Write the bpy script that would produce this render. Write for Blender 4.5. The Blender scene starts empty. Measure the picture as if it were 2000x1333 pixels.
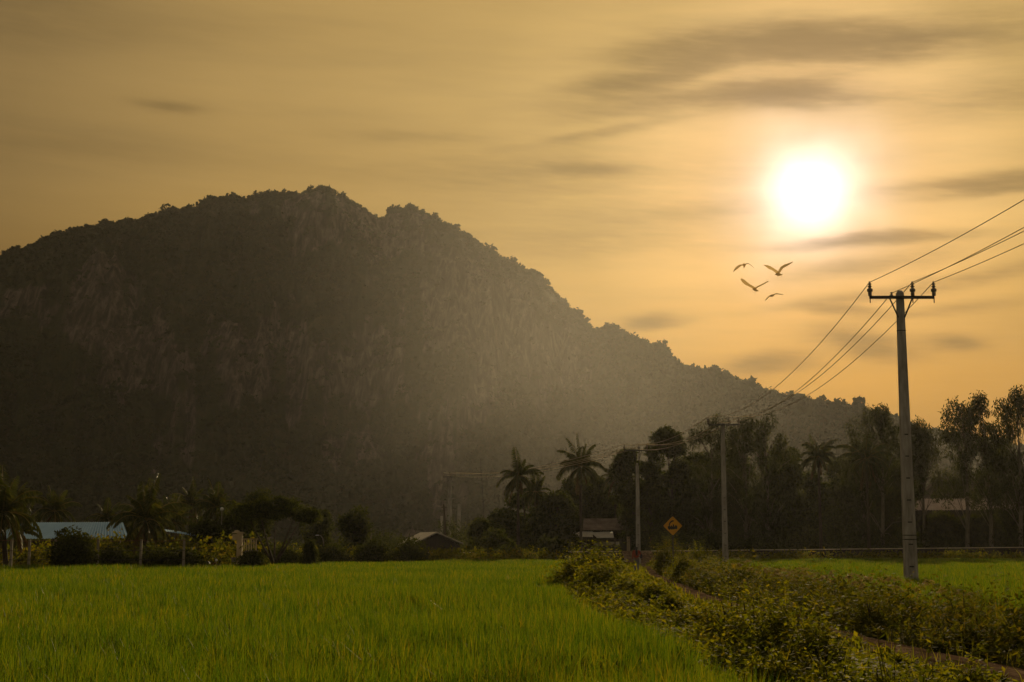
import bpy, math, random
import numpy as np
from math import radians as rad, pi, sin, cos, tan, atan2, sqrt

# ------------------------------------------------------------------ camera
S = bpy.context.scene
COL = S.collection
FPX = 2777.8                       # focal length in photo pixels (50 mm on 36 mm)
PITCH = math.atan((1068 - 666.5) / FPX)
CAM_Z = 1.65
cam_d = bpy.data.cameras.new('camera')
cam_d.lens = 50; cam_d.sensor_width = 36; cam_d.clip_end = 8000; cam_d.clip_start = 0.1
cam = bpy.data.objects.new('camera', cam_d); COL.objects.link(cam)
cam.location = (0, 0, CAM_Z); cam.rotation_euler = (pi / 2 + PITCH, 0, 0)
S.camera = cam

def pdir(px, py):
    a = (px - 1000) / FPX; b = (666.5 - py) / FPX
    v = np.array([a, cos(PITCH) - b * sin(PITCH), sin(PITCH) + b * cos(PITCH)])
    return v / np.linalg.norm(v)
def at(px, py, Y):
    d = pdir(px, py); t = Y / d[1]
    return d * t + np.array([0, 0, CAM_Z])
def gx(px, Y, py=1080): return float(at(px, py, Y)[0])
def gz(py, Y, px=1000): return float(at(px, py, Y)[2])
def azel(px, py):
    d = pdir(px, py)
    return math.degrees(atan2(d[0], d[1])), math.degrees(math.asin(d[2]))

# ------------------------------------------------------------------ sky
SUN_AZ, SUN_EL = azel(1582, 378)
S.view_settings.view_transform = 'Standard'; S.view_settings.look = 'None'
S.view_settings.exposure = 0.0; S.view_settings.gamma = 1.0
W = bpy.data.worlds.new('World'); S.world = W; W.use_nodes = True
WT = W.node_tree
for n in list(WT.nodes): WT.nodes.remove(n)

class E:
    """small expression wrapper over math nodes"""
    nt = None
    def __init__(s, v): s.v = v
    @staticmethod
    def m(op, a, b=None, c=None):
        n = E.nt.nodes.new('ShaderNodeMath'); n.operation = op
        for i, x in enumerate((a, b, c)):
            if x is None: continue
            if isinstance(x, E): E.nt.links.new(x.v, n.inputs[i])
            else: n.inputs[i].default_value = x
        return E(n.outputs[0])
    def __add__(s, o): return E.m('ADD', s, o)
    __radd__ = __add__
    def __sub__(s, o): return E.m('SUBTRACT', s, o)
    def __rsub__(s, o): return E.m('SUBTRACT', o, s)
    def __mul__(s, o): return E.m('MULTIPLY', s, o)
    __rmul__ = __mul__
    def __truediv__(s, o): return E.m('DIVIDE', s, o)
    def exp(s): return E.m('EXPONENT', s)
    def clamp(s): return E.m('MINIMUM', E.m('MAXIMUM', s, 0.0), 1.0)
def comb(x, y, z):
    n = E.nt.nodes.new('ShaderNodeCombineXYZ')
    for i, q in enumerate((x, y, z)):
        if isinstance(q, E): E.nt.links.new(q.v, n.inputs[i])
        else: n.inputs[i].default_value = q
    return n.outputs[0]
def noise(vec, scale, detail=3, rough=.5):
    n = E.nt.nodes.new('ShaderNodeTexNoise'); n.inputs['Scale'].default_value = scale
    n.inputs['Detail'].default_value = detail; n.inputs['Roughness'].default_value = rough
    if vec is not None: E.nt.links.new(vec, n.inputs['Vector'])
    return E(n.outputs[0])
def ramp(x, stops, interp='LINEAR'):
    n = E.nt.nodes.new('ShaderNodeValToRGB'); E.nt.links.new(x.v, n.inputs[0])
    cr = n.color_ramp; cr.interpolation = interp
    while len(cr.elements) > 1: cr.elements.remove(cr.elements[-1])
    for i, (p, c) in enumerate(stops):
        e = cr.elements[0] if i == 0 else cr.elements.new(p)
        e.position = p; e.color = (*c, 1)
    return n.outputs[0]
def mixc(f, a, b, mode='MIX'):
    n = E.nt.nodes.new('ShaderNodeMix'); n.data_type = 'RGBA'; n.blend_type = mode
    n.clamp_result = False
    for s_, x in ((n.inputs[0], f), (n.inputs[6], a), (n.inputs[7], b)):
        if isinstance(x, E): E.nt.links.new(x.v, s_)
        elif isinstance(x, (tuple, list)): s_.default_value = (*x, 1)
        elif isinstance(x, (int, float)): s_.default_value = x
        else: E.nt.links.new(x, s_)
    return n.outputs[2]

E.nt = WT
tc = WT.nodes.new('ShaderNodeTexCoord')
sp = WT.nodes.new('ShaderNodeSeparateXYZ'); WT.links.new(tc.outputs['Generated'], sp.inputs[0])
X, Y_, Z = (E(sp.outputs[i]) for i in range(3))
AZ = E.m('ARCTAN2', X, Y_) * (180 / pi)
EL = E.m('ARCSINE', Z) * (180 / pi)
sd = (sin(rad(SUN_AZ)) * cos(rad(SUN_EL)), cos(rad(SUN_AZ)) * cos(rad(SUN_EL)), sin(rad(SUN_EL)))
TH = E.m('ARCCOSINE', E.m('MINIMUM', X * sd[0] + Y_ * sd[1] + Z * sd[2], 0.999999)) * (180 / pi)

sky = WT.nodes.new('ShaderNodeTexSky'); sky.sky_type = 'NISHITA'; sky.sun_disc = False
sky.sun_elevation = rad(SUN_EL); sky.sun_rotation = rad(SUN_AZ)
sky.air_density = 1.0; sky.dust_density = 6.0; sky.ozone_density = 1.0
# dusty evening air: the clear-sky blue is filtered to gold towards the sun
tint = ramp(TH / 180.0, [(0.0, (.0005, .0004, .0002)), (.25, (.002, .0016, .001)), (.45, (.014, .011, .008)), (1, (.024, .019, .014))])
base = mixc(1.0, sky.outputs[0], tint, 'MULTIPLY')
SKY_STOPS = [(0, (.84, .54, .29)), (2.0, (.84, .54, .28)), (3.2, (.88, .56, .26)), (4.5, (.90, .555, .228)), (6, (.84, .525, .205)), (9, (.61, .385, .128)), (13.6, (.475, .300, .094)), (23, (.365, .228, .071)), (31, (.232, .145, .047)), (42, (.15, .10, .045)), (60, (.16, .125, .080)), (90, (.185, .160, .120))]
# thin high cloud veil lit by the sun (scattered light around it)
veil = ramp(TH / 90.0, [(k / 90, c) for k, c in SKY_STOPS])
streak = noise(comb(AZ * .055, EL * .42, 3.1), 1.0, 4, .55)
streak2 = noise(comb(AZ * .16, (EL + AZ * .05) * 1.6, 7.7), 1.0, 5, .6)
veil = mixc(1.0, veil, ramp(streak * .7 + streak2 * .3, [(.30, (.84, .85, .88)), (.52, (1.0, 1.0, 1.0)), (.72, (1.10, 1.09, 1.07))]), 'MULTIPLY')
col = mixc(1.0, base, veil, 'ADD')
# sun glare through the veil
hor = ramp(EL / 30.0, [(0, (.50, .34, .10)), (.22, (.78, .58, .20)), (.42, (.95, .90, .76)), (.6, (1, 1, 1))])
col = mixc(1.0, col, hor, 'MULTIPLY')          # thicker air low down reddens the sky
THw = TH * (noise(comb(AZ * .26, EL * .26, 2.2), 1.0, 3, .5) * .80 + .60)
core = (THw * THw * (-1 / (1.50 ** 2))).exp() * 1.12 + (THw * THw * (-1 / (2.5 ** 2))).exp() * .42
col = mixc(1.0, col, mixc(1.0, comb(1.0, .88, .86), comb(core, core, core), 'MULTIPLY'), 'ADD')
# separate darker cloud banks, each at its own bearing and elevation
wn = noise(comb(AZ * .22, EL * .75, 1.3), 1.0, 3, .55); wn2 = noise(comb(AZ * .20, EL * .7, 9.3), 1.0, 3, .55)
AZw = AZ + (wn - .5) * 2.0; ELw = EL + (wn2 - .5) * .75
fil = noise(comb(AZ * .45, EL * 3.2 + AZ * .25, 5.5), 1.0, 4, .6)
clouds = [(1600, 84, 225, 32, 1.0, 3), (1590, 62, 120, 20, .55, 2), (1440, 92, 190, 30, .55, -2), (1725, 100, 85, 24, .55, 3), (1340, 112, 150, 20, .35, 2), (1225, 160, 105, 22, .60, -6), (1350, 135, 120, 16, .50, -8),
          (1500, 176, 125, 19, .95, -2), (1640, 190, 140, 15, .45, 2), (1330, 196, 230, 32, .50, -3), (1950, 190, 170, 34, .28, -3), (1940, 352, 160, 15, .75, 0), (1960, 368, 120, 10, .50, -3), (1700, 470, 160, 11, .75, -1),
          (1140, 332, 85, 12, .50, 3), (1180, 265, 140, 10, .30, -8), (325, 204, 70, 12, .26, 3), (800, 265, 140, 10, .15, 0),
          (1268, 629, 58, 13, .70, -5), (1690, 672, 80, 21, .75, 12), (1862, 671, 45, 14, .62, 5), (1500, 712, 80, 18, .72, -4), (1660, 588, 150, 11, .40, -4), (1180, 470, 260, 40, .24, 0), (1080, 345, 330, 60, .24, 0), (1820, 610, 130, 11, .25, -4),
          (1690, 520, 150, 17, .32, -6), (1330, 415, 160, 22, .18, 0), (1900, 540, 160, 15, .34, -8), (130, 290, 200, 18, .07, 0), (1640, 610, 60, 9, .45, 5), (40, 30, 260, 90, .10, -10), (1950, 60, 240, 60, .20, 4), (450, 60, 380, 26, .05, -4), (620, 330, 420, 20, .05, 2)]
dens = None
for (px, py, a, b, s_, tl) in clouds:
    a0, e0 = azel(px, py); A = a / 48.5; B = b / 48.5
    ct, st = cos(rad(tl)), sin(rad(tl))
    du = AZw - a0; dv = ELw - e0
    u = (du * ct - dv * st) / A; v = (du * st + dv * ct) / B
    g = (u * u + v * v) * -1.0
    g = g.exp() * s_
    dens = g if dens is None else dens + g
dens = (1.0 - (dens * (fil * 4.2 + .35) * -1.0).exp()) * .80
cl_col = mixc(1.0, col, (.20, .20, .22), 'MULTIPLY')
col = mixc(dens, col, cl_col)
bg = WT.nodes.new('ShaderNodeBackground'); WT.links.new(col, bg.inputs[0]); bg.inputs[1].default_value = 1.0
wo = WT.nodes.new('ShaderNodeOutputWorld'); WT.links.new(bg.outputs[0], wo.inputs[0])
W.cycles.sampling_method = 'MANUAL'; W.cycles.sample_map_resolution = 1024

# ------------------------------------------------------------------ sun
sun_d = bpy.data.lights.new('sun', 'SUN'); sun_d.energy = 2.6; sun_d.angle = rad(.5); sun_d.color = (1.0, .76, .42)
sun = bpy.data.objects.new('sun', sun_d); COL.objects.link(sun)
sun.location = (200, 900, 260)
sun.rotation_euler = (-(pi / 2 - rad(SUN_EL)), 0, -rad(SUN_AZ))
HAZE_DENSITY, HAZE_G = .00006, .60
S.cycles.max_bounces = 6; S.cycles.transparent_max_bounces = 8; S.cycles.diffuse_bounces = 3; S.cycles.transmission_bounces = 3
S.cycles.volume_bounces = 0
MIST = .00042
S.cycles.sample_clamp_indirect = 4.0

# ------------------------------------------------------------------ mesh helpers
class MB:
    def __init__(s): s.V = []; s.Q = []; s.T = []; s.n = 0; s.mq = []; s.mt = []
    def add(s, v, q=None, t=None, mi=0):
        v = np.asarray(v, dtype=np.float32).reshape(-1, 3)
        s.V.append(v)
        if q is not None and len(q):
            q = np.asarray(q, dtype=np.int64).reshape(-1, 4) + s.n; s.Q.append(q); s.mq.append(np.full(len(q), mi))
        if t is not None and len(t):
            t = np.asarray(t, dtype=np.int64).reshape(-1, 3) + s.n; s.T.append(t); s.mt.append(np.full(len(t), mi))
        s.n += len(v)
    def build(s, name, mats, parent=None, smooth=False, loc=None):
        me = bpy.data.meshes.new(name)
        V = np.concatenate(s.V) if s.V else np.zeros((0, 3), np.float32)
        Q = np.concatenate(s.Q) if s.Q else np.zeros((0, 4), np.int64)
        T = np.concatenate(s.T) if s.T else np.zeros((0, 3), np.int64)
        me.vertices.add(len(V)); me.vertices.foreach_set('co', V.ravel())
        li = np.concatenate([Q.ravel(), T.ravel()]).astype(np.int32)
        me.loops.add(len(li)); me.loops.foreach_set('vertex_index', li)
        me.polygons.add(len(Q) + len(T))
        ls = np.concatenate([np.arange(len(Q)) * 4, len(Q) * 4 + np.arange(len(T)) * 3]).astype(np.int32)
        me.polygons.foreach_set('loop_start', ls)
        if not isinstance(mats, (list, tuple)): mats = [mats]
        for m in mats: me.materials.append(m)
        mi = np.concatenate([np.concatenate(s.mq) if s.mq else np.zeros(0), np.concatenate(s.mt) if s.mt else np.zeros(0)]).astype(np.int32)
        me.polygons.foreach_set('material_index', mi)
        me.polygons.foreach_set('use_smooth', np.full(len(mi), bool(smooth)))
        me.update(calc_edges=True); me.validate()
        o = bpy.data.objects.new(name, me); COL.objects.link(o)
        if parent is not None: o.parent = parent
        if loc is not None: o.location = loc
        return o
    def box(s, c, size, rz=0, mi=0, taper=1.0):
        x, y, z = (k / 2 for k in size)
        v = np.array([[-x, -y, -z], [x, -y, -z], [x, y, -z], [-x, y, -z], [-x * taper, -y * taper, z], [x * taper, -y * taper, z], [x * taper, y * taper, z], [-x * taper, y * taper, z]])
        if rz: v = v @ np.array([[cos(rz), sin(rz), 0], [-sin(rz), cos(rz), 0], [0, 0, 1]])
        s.add(v + np.array(c), [[0, 3, 2, 1], [4, 5, 6, 7], [0, 1, 5, 4], [1, 2, 6, 5], [2, 3, 7, 6], [3, 0, 4, 7]], mi=mi)
    def tube(s, pts, rads, n=6, mi=0, cap=True):
        pts = np.asarray(pts, float); m = len(pts); rads = np.broadcast_to(rads, (m,))
        d = np.gradient(pts, axis=0); d /= np.linalg.norm(d, axis=1)[:, None] + 1e-9
        ref = np.array([0, 0, 1.0]) if abs(d[:, 2]).mean() < .8 else np.array([1.0, 0, 0])
        u = np.cross(d, ref); u /= np.linalg.norm(u, axis=1)[:, None] + 1e-9; w = np.cross(d, u)
        a = np.arange(n) * 2 * pi / n
        v = pts[:, None] + rads[:, None, None] * (np.cos(a)[None, :, None] * u[:, None] + np.sin(a)[None, :, None] * w[:, None])
        q = []
        for i in range(m - 1):
            for j in range(n):
                k = (j + 1) % n; q.append([i * n + j, i * n + k, (i + 1) * n + k, (i + 1) * n + j])
        v = v.reshape(-1, 3); t = []
        if cap:
            v = np.vstack([v, pts[0], pts[-1]]); A, B = m * n, m * n + 1
            for j in range(n):
                k = (j + 1) % n; t += [[A, k, j], [B, (m - 1) * n + j, (m - 1) * n + k]]
        s.add(v, q, t, mi)
    def lathe(s, c, prof, n=12, mi=0):
        prof = np.array(prof); m = len(prof); a = np.arange(n) * 2 * pi / n
        v = np.stack([prof[:, None, 0] * np.cos(a), prof[:, None, 0] * np.sin(a), np.repeat(prof[:, 1:2], n, 1)], -1).reshape(-1, 3) + np.array(c)
        q = [[i * n + j, i * n + (j + 1) % n, (i + 1) * n + (j + 1) % n, (i + 1) * n + j] for i in range(m - 1) for j in range(n)]
        s.add(v, q, mi=mi)
    def leaves(s, P, D, Sd, L, Wd, fold=.12, droop=0.0, mi=0):
        n = len(P); L = np.broadcast_to(L, (n,))[:, None]; Wd = np.broadcast_to(Wd, (n,))[:, None]
        N = np.cross(D, Sd)
        v = np.empty((n, 4, 3), np.float32)
        v[:, 0] = P; v[:, 1] = P + D * L * .45 + Sd * Wd * .5 + N * L * fold
        v[:, 2] = P + D * L; v[:, 2, 2] -= (L[:, 0] * droop)
        v[:, 3] = P + D * L * .45 - Sd * Wd * .5 + N * L * fold
        b = np.arange(n)[:, None] * 4
        s.add(v.reshape(-1, 3), None, np.concatenate([b + [0, 1, 2], b + [0, 2, 3]]), mi)
    def quads(s, P, U, V2, mi=0):
        n = len(P); v = np.stack([P - U - V2, P + U - V2, P + U + V2, P - U + V2], 1).astype(np.float32)
        s.add(v.reshape(-1, 3), np.arange(n)[:, None] * 4 + [0, 1, 2, 3], mi=mi)

def unit(a): return a / (np.linalg.norm(a, axis=-1, keepdims=True) + 1e-9)
def rdirs(rng, n): return unit(rng.normal(size=(n, 3)))
def perp(rng, D): return unit(np.cross(D, rdirs(rng, len(D))))

def tag(o, label, cat, group=None, kind=None):
    if label: o['label'] = label
    if cat: o['category'] = cat
    if group: o['group'] = group
    if kind: o['kind'] = kind
    return o
def thing(name, loc, label, cat, group=None, rz=0):
    o = bpy.data.objects.new(name, None); COL.objects.link(o); o.location = tuple(float(q) for q in loc); o.rotation_euler = (0, 0, rz)
    o.empty_display_size = .3
    return tag(o, label, cat, group)

def h3(ix, iy, iz, seed):
    h = (ix.astype(np.int64) * 374761393 + iy.astype(np.int64) * 668265263 + iz.astype(np.int64) * 2147483647 + seed * 974634777) & 0xffffffff
    h = ((h ^ (h >> 13)) * 1274126177) & 0xffffffff
    h = ((h ^ (h >> 16)) * 2246822519) & 0xffffffff
    return ((h ^ (h >> 15)) & 0xffffff) / float(0xffffff)
def vn(x, y, z=0, seed=0):
    x, y, z = np.broadcast_arrays(np.asarray(x, float), np.asarray(y, float), np.asarray(z, float))
    ix, iy, iz = np.floor(x), np.floor(y), np.floor(z)
    fx, fy, fz = x - ix, y - iy, z - iz
    fx, fy, fz = (f * f * (3 - 2 * f) for f in (fx, fy, fz))
    r = 0
    for a in (0, 1):
        for b in (0, 1):
            for c in (0, 1):
                r = r + h3(ix + a, iy + b, iz + c, seed) * (fx if a else 1 - fx) * (fy if b else 1 - fy) * (fz if c else 1 - fz)
    return r
def fbm(x, y, z=0, oct=4, seed=0):
    r = 0; a = 1; t = 0
    for i in range(oct):
        r = r + a * vn(np.asarray(x) * 2 ** i, np.asarray(y) * 2 ** i, np.asarray(z) * 2 ** i, seed + i); t += a; a *= .5
    return r / t

# ------------------------------------------------------------------ materials
def new_mat(name):
    m = bpy.data.materials.new(name); m.use_nodes = True; nt = m.node_tree
    for n in list(nt.nodes): nt.nodes.remove(n)
    out = nt.nodes.new('ShaderNodeOutputMaterial'); E.nt = nt
    return m, nt, out
def bsdf(nt, color, rough=.8, spec=.3, metal=0.0):
    b = nt.nodes.new('ShaderNodeBsdfPrincipled')
    if isinstance(color, tuple): b.inputs['Base Color'].default_value = (*color, 1)
    else: nt.links.new(color, b.inputs['Base Color'])
    b.inputs['Roughness'].default_value = rough; b.inputs['Specular IOR Level'].default_value = spec; b.inputs['Metallic'].default_value = metal
    return b
def simple(name, c1, c2, scale=2.0, rough=.8, spec=.3, metal=0.0, stretch=(1, 1, 1), bump=0.0):
    m, nt, out = new_mat(name)
    tc = nt.nodes.new('ShaderNodeTexCoord'); mp = nt.nodes.new('ShaderNodeMapping'); mp.inputs['Scale'].default_value = stretch
    nt.links.new(tc.outputs['Object'], mp.inputs[0])
    n = noise(mp.outputs[0], scale, 5, .62)
    b = bsdf(nt, ramp(n, [(.32, c1), (.68, c2)]), rough, spec, metal)
    if bump:
        bp = nt.nodes.new('ShaderNodeBump'); bp.inputs['Strength'].default_value = bump; nt.links.new(n.v, bp.inputs['Height']); nt.links.new(bp.outputs[0], b.inputs['Normal'])
    nt.links.new(b.outputs[0], out.inputs[0]); return m
def leaf_mat(name, cols, trans=(.10, .13, .012), tf=.45, rough=.5, spec=.25, big=.15):
    """per-leaf variation plus slow patches; light passes through the blades"""
    m, nt, out = new_mat(name)
    geo = nt.nodes.new('ShaderNodeNewGeometry'); r = E(geo.outputs['Random Per Island'])
    patch = noise(geo.outputs['Position'], big, 3, .6)
    f = (r * .72 + patch * .56 - .14).clamp()
    k = len(cols)
    c = ramp(f, [(i / (k - 1), q) for i, q in enumerate(cols)])
    b = bsdf(nt, c, rough, spec)
    tr = nt.nodes.new('ShaderNodeBsdfTranslucent')
    tcol = mixc(1.0, c, tuple(t / max(cols[k // 2][i], 1e-3) for i, t in enumerate(trans)), 'MULTIPLY')
    nt.links.new(tcol, tr.inputs[0])
    mx = nt.nodes.new('ShaderNodeMixShader'); mx.inputs[0].default_value = tf
    nt.links.new(b.outputs[0], mx.inputs[1]); nt.links.new(tr.outputs[0], mx.inputs[2]); nt.links.new(mx.outputs[0], out.inputs[0])
    return m
M = {}
M['tree_leaf'] = leaf_mat('tree_leaf', [(.007, .010, .003), (.015, .020, .004), (.026, .032, .006), (.048, .048, .010)], trans=(.095, .11, .008), tf=.42, rough=.7, spec=.08, big=.25)
M['euca_leaf'] = leaf_mat('eucalyptus_leaf', [(.009, .012, .004), (.018, .021, .006), (.030, .033, .010), (.056, .052, .019)], trans=(.085, .095, .012), tf=.38, rough=.6, spec=.12, big=.2)
M['palm_leaf'] = leaf_mat('palm_leaf', [(.026, .036, .008), (.044, .056, .010), (.064, .074, .012), (.120, .105, .024)], trans=(.10, .105, .008), tf=.38, rough=.45, spec=.25, big=.3)
M['hill_leaf'] = leaf_mat('hill_leaf', [(.011, .017, .004), (.025, .032, .007), (.040, .043, .011), (.062, .045, .019)], trans=(.03, .033, .006), tf=.22, rough=.85, spec=.03, big=.03)
M['rice'] = leaf_mat('rice_blade', [(.008, .028, .002), (.026, .062, .003), (.050, .086, .004), (.076, .104, .005), (.17, .125, .010)], trans=(.185, .265, .005), tf=.52, rough=.5, big=.12)
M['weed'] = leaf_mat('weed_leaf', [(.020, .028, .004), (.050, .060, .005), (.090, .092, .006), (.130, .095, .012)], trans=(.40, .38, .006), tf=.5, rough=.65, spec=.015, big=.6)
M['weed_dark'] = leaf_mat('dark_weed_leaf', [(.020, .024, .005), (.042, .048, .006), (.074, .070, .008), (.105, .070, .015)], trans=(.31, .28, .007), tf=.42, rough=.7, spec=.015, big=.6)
M['plume'] = leaf_mat('grass_plume', [(.16, .12, .04), (.22, .16, .05), (.28, .20, .07)], trans=(.30, .22, .06), tf=.5)
M['dead_frond'] = leaf_mat('dead_frond', [(.08, .05, .02), (.12, .08, .035), (.16, .11, .05)], trans=(.14, .09, .03), tf=.35, rough=.8, spec=.02)
M['bark'] = simple('bark', (.030, .022, .014), (.085, .064, .042), 3, .9, .1, stretch=(3, 3, .7))
M['pale_bark'] = simple('pale_bark', (.10, .080, .055), (.26, .21, .15), 2.5, .85, .1, stretch=(3, 3, .5))
M['concrete'] = simple('concrete', (.20, .172, .135), (.46, .41, .345), 2.6, .85, .2, stretch=(2, 2, .35), bump=.25)
M['steel'] = simple('dark_steel', (.018, .015, .012), (.040, .032, .024), 6, .6, .4)
M['porcelain'] = simple('porcelain', (.14, .11, .08), (.24, .19, .14), 5, .25, .5)
M['wire'] = simple('aluminium_wire', (.45, .36, .22), (.6, .5, .32), 5, .32, .5, metal=.8)
M['wood'] = simple('old_wood', (.045, .032, .022), (.11, .082, .055), 4, .85, .2, stretch=(1, 1, 6))
M['post'] = simple('fence_post_concrete', (.15, .125, .09), (.28, .23, .16), 3, .85, .2)
M['tin_blue'] = simple('blue_grey_tin', (.15, .28, .40), (.22, .37, .50), .7, .65, .08, stretch=(1, .2, 1))
M['tin_pale'] = simple('pale_tin', (.38, .34, .27), (.62, .56, .45), 1.2, .4, .5)
M['tin_rust'] = simple('rusty_tin', (.10, .062, .042), (.20, .135, .095), .9, .7, .3)
M['tin_pink'] = simple('pink_tin', (.30, .20, .16), (.46, .36, .30), 1.1, .4, .5)
M['tile'] = simple('grey_roof_tile', (.055, .045, .036), (.13, .11, .085), 1.5, .95, .0)
M['wall_dark'] = simple('dark_plank_wall', (.028, .022, .020), (.060, .046, .038), 1.5, .85, .2, stretch=(4, 4, .5))
M['wall_grey'] = simple('grey_render_wall', (.10, .085, .07), (.19, .165, .135), 1.0, .9, .2)
M['wall_cream'] = simple('cream_painted_wall', (.38, .27, .14), (.52, .39, .22), 1.4, .75, .2)
M['white'] = simple('white_paint', (.55, .52, .46), (.75, .72, .66), 2, .5, .4)
M['rust_red'] = simple('rust_red_wood', (.12, .045, .025), (.20, .08, .045), 3, .7, .3)

# rock and scrub of the mountain
def mountain_mat():
    m, nt, out = new_mat('mountain_rock_and_scrub')
    at_ = nt.nodes.new('ShaderNodeAttribute'); at_.attribute_name = 'rock'
    geo = nt.nodes.new('ShaderNodeNewGeometry')
    mp = nt.nodes.new('ShaderNodeMapping'); mp.inputs['Scale'].default_value = (.30, .10, .018); nt.links.new(geo.outputs['Position'], mp.inputs[0])
    st = noise(mp.outputs[0], 1.0, 6, .7)
    rock = ramp(st, [(.34, (.014, .010, .007)), (.48, (.050, .037, .028)), (.66, (.150, .114, .086))])
    veg = ramp(noise(geo.outputs['Position'], .09, 6, .7), [(.30, (.010, .014, .004)), (.5, (.025, .028, .007)), (.7, (.054, .040, .014))])
    c = mixc(E(at_.outputs['Fac']), veg, rock)
    b = bsdf(nt, c, .95, .1)
    bp = nt.nodes.new('ShaderNodeBump'); bp.inputs['Strength'].default_value = .6; bp.inputs['Distance'].default_value = 1.6
    nt.links.new(st.v, bp.inputs['Height']); nt.links.new(bp.outputs[0], b.inputs['Normal'])
    nt.links.new(b.outputs[0], out.inputs[0]); return m
M['mountain'] = mountain_mat()

# ------------------------------------------------------------------ ground
def ground_mat():
    m, nt, out = new_mat('soil_and_grass')
    geo = nt.nodes.new('ShaderNodeNewGeometry')
    n = noise(geo.outputs['Position'], .35, 6, .65)
    c = ramp(n, [(.3, (.030, .034, .008)), (.5, (.045, .046, .010)), (.7, (.075, .055, .022))])
    b = bsdf(nt, c, .95, .1); nt.links.new(b.outputs[0], out.inputs[0]); return m
def path_mat():
    m, nt, out = new_mat('trodden_earth')
    geo = nt.nodes.new('ShaderNodeNewGeometry')
    mp = nt.nodes.new('ShaderNodeMapping'); mp.inputs['Scale'].default_value = (3.2, .8, 1); nt.links.new(geo.outputs['Position'], mp.inputs[0])
    n = noise(mp.outputs[0], 1.0, 6, .65)
    c = ramp(n, [(.3, (.05, .032, .019)), (.52, (.125, .080, .048)), (.72, (.30, .205, .125))])
    b = bsdf(nt, c, 1.0, 0.0)
    bp = nt.nodes.new('ShaderNodeBump'); bp.inputs['Strength'].default_value = .7; bp.inputs['Distance'].default_value = .06
    nt.links.new(n.v, bp.inputs['Height']); nt.links.new(bp.outputs[0], b.inputs['Normal'])
    nt.links.new(b.outputs[0], out.inputs[0]); return m
M['ground'] = ground_mat(); M['path'] = path_mat()
M['ballast'] = simple('railway_ballast', (.014, .011, .008), (.045, .036, .026), 2.5, 1.0, .0, bump=.5)

PY = np.array([4, 8, 17, 25, 35, 47, 66, 85, 97, 131.]); PX = np.array([7.4, 6.8, 6.25, 5.75, 5.8, 6.0, 7.0, 8.1, 9.3, 11.6])
def pathx(y): return np.interp(y, PY, PX)
BY = np.array([4, 8, 11, 15, 20, 32, 50, 62, 90, 131.]); BX = np.array([1.3, 1.7, 1.9, 1.8, 1.66, 1.05, 1.5, 2.8, 5.2, 8.2])
def bankx(y): return np.interp(y, BY, BX)

g = MB()
xs = np.linspace(-1180, 1180, 60); ys = np.linspace(-200, 1690, 50)
XX, YY = np.meshgrid(xs, ys)
v = np.stack([XX, YY, np.zeros_like(XX)], -1).reshape(-1, 3)
q = [[j * 60 + i, j * 60 + i + 1, (j + 1) * 60 + i + 1, (j + 1) * 60 + i] for j in range(49) for i in range(59)]
g.add(v, q); tag(g.build('ground', M['ground']), None, None, None, 'structure')

p = MB()
yy = np.linspace(4, 131, 160); m_ = 9
tt = np.linspace(-1, 1, m_)
V = np.array([[pathx(y) + t * .68 * (1 + .18 * (vn(y * .7, 0, 0, 5 + (t > 0)) - .5)), y, .03 + .07 * (1 - t * t) + .03 * vn(y * 1.3, t * 2, 0, 9)] for y in yy for t in tt])
V[[i for i in range(len(V)) if i % m_ in (0, m_ - 1)], 2] = -.05
q = [[j * m_ + i, j * m_ + i + 1, (j + 1) * m_ + i + 1, (j + 1) * m_ + i] for j in range(len(yy) - 1) for i in range(m_ - 1)]
p.add(V, q); tag(p.build('path', M['path'], smooth=True), 'bare earth footpath running between the weedy banks', None, None, 'structure')

# ------------------------------------------------------------------ mountain
RIDGE = np.array([(-900, 760), (-500, 640), (-200, 560), (0, 499), (20, 492), (45, 489), (90, 466), (130, 457), (180, 446), (240, 436), (270, 430), (330, 411), (385, 404), (430, 390), (500, 388), (550, 380), (600, 380),
    (615, 372), (625, 370), (640, 374), (662, 384), (700, 402), (740, 427), (752, 428), (762, 414), (785, 413), (795, 411), (805, 411), (830, 417), (860, 438), (890, 446), (930, 474), (975, 504), (1010, 522), (1060, 550), (1085, 579), (1120, 609),
    (1150, 642), (1170, 650), (1195, 646), (1230, 660), (1260, 674), (1290, 691), (1340, 722), (1390, 725), (1430, 741), (1480, 761), (1530, 777), (1590, 787), (1650, 797), (1690, 804), (1740, 822),
    (1800, 842), (1850, 856), (1900, 862), (1960, 874), (2050, 885), (2300, 935), (2700, 1000)], float)
NC = 1000
pxs = np.linspace(-700, 2600, NC)
rpy = np.interp(pxs, RIDGE[:, 0], RIDGE[:, 1])
dirs = np.array([pdir(a, b) for a, b in zip(pxs, rpy)])
hd = np.hypot(dirs[:, 0], dirs[:, 1]); az = np.arctan2(dirs[:, 0], dirs[:, 1])
RD = np.interp(pxs, [-700, 0, 600, 1150, 1250, 1400, 1720, 1860, 2600], [880, 900, 900, 840, 760, 690, 680, 1100, 1250])
RD = RD + 14 * (fbm(az * 25, 0, 0, 3, 41) - .5)
RH = RD * dirs[:, 2] / hd + CAM_Z
FD = RD - np.interp(pxs, [-700, 600, 1150, 1400, 1700, 2600], [330, 340, 330, 240, 230, 300])       # foot of the slope
ns = 300
s1 = np.linspace(0, 1, ns)
prof_s = [0, .12, .30, .42, .55, .66, .78, .88, 1.0]; prof_h = [0, .05, .17, .29, .46, .62, .80, .915, 1.0]
V = []; rockA = []
AZg = az[:, None]; Sg = s1[None, :]
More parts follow.
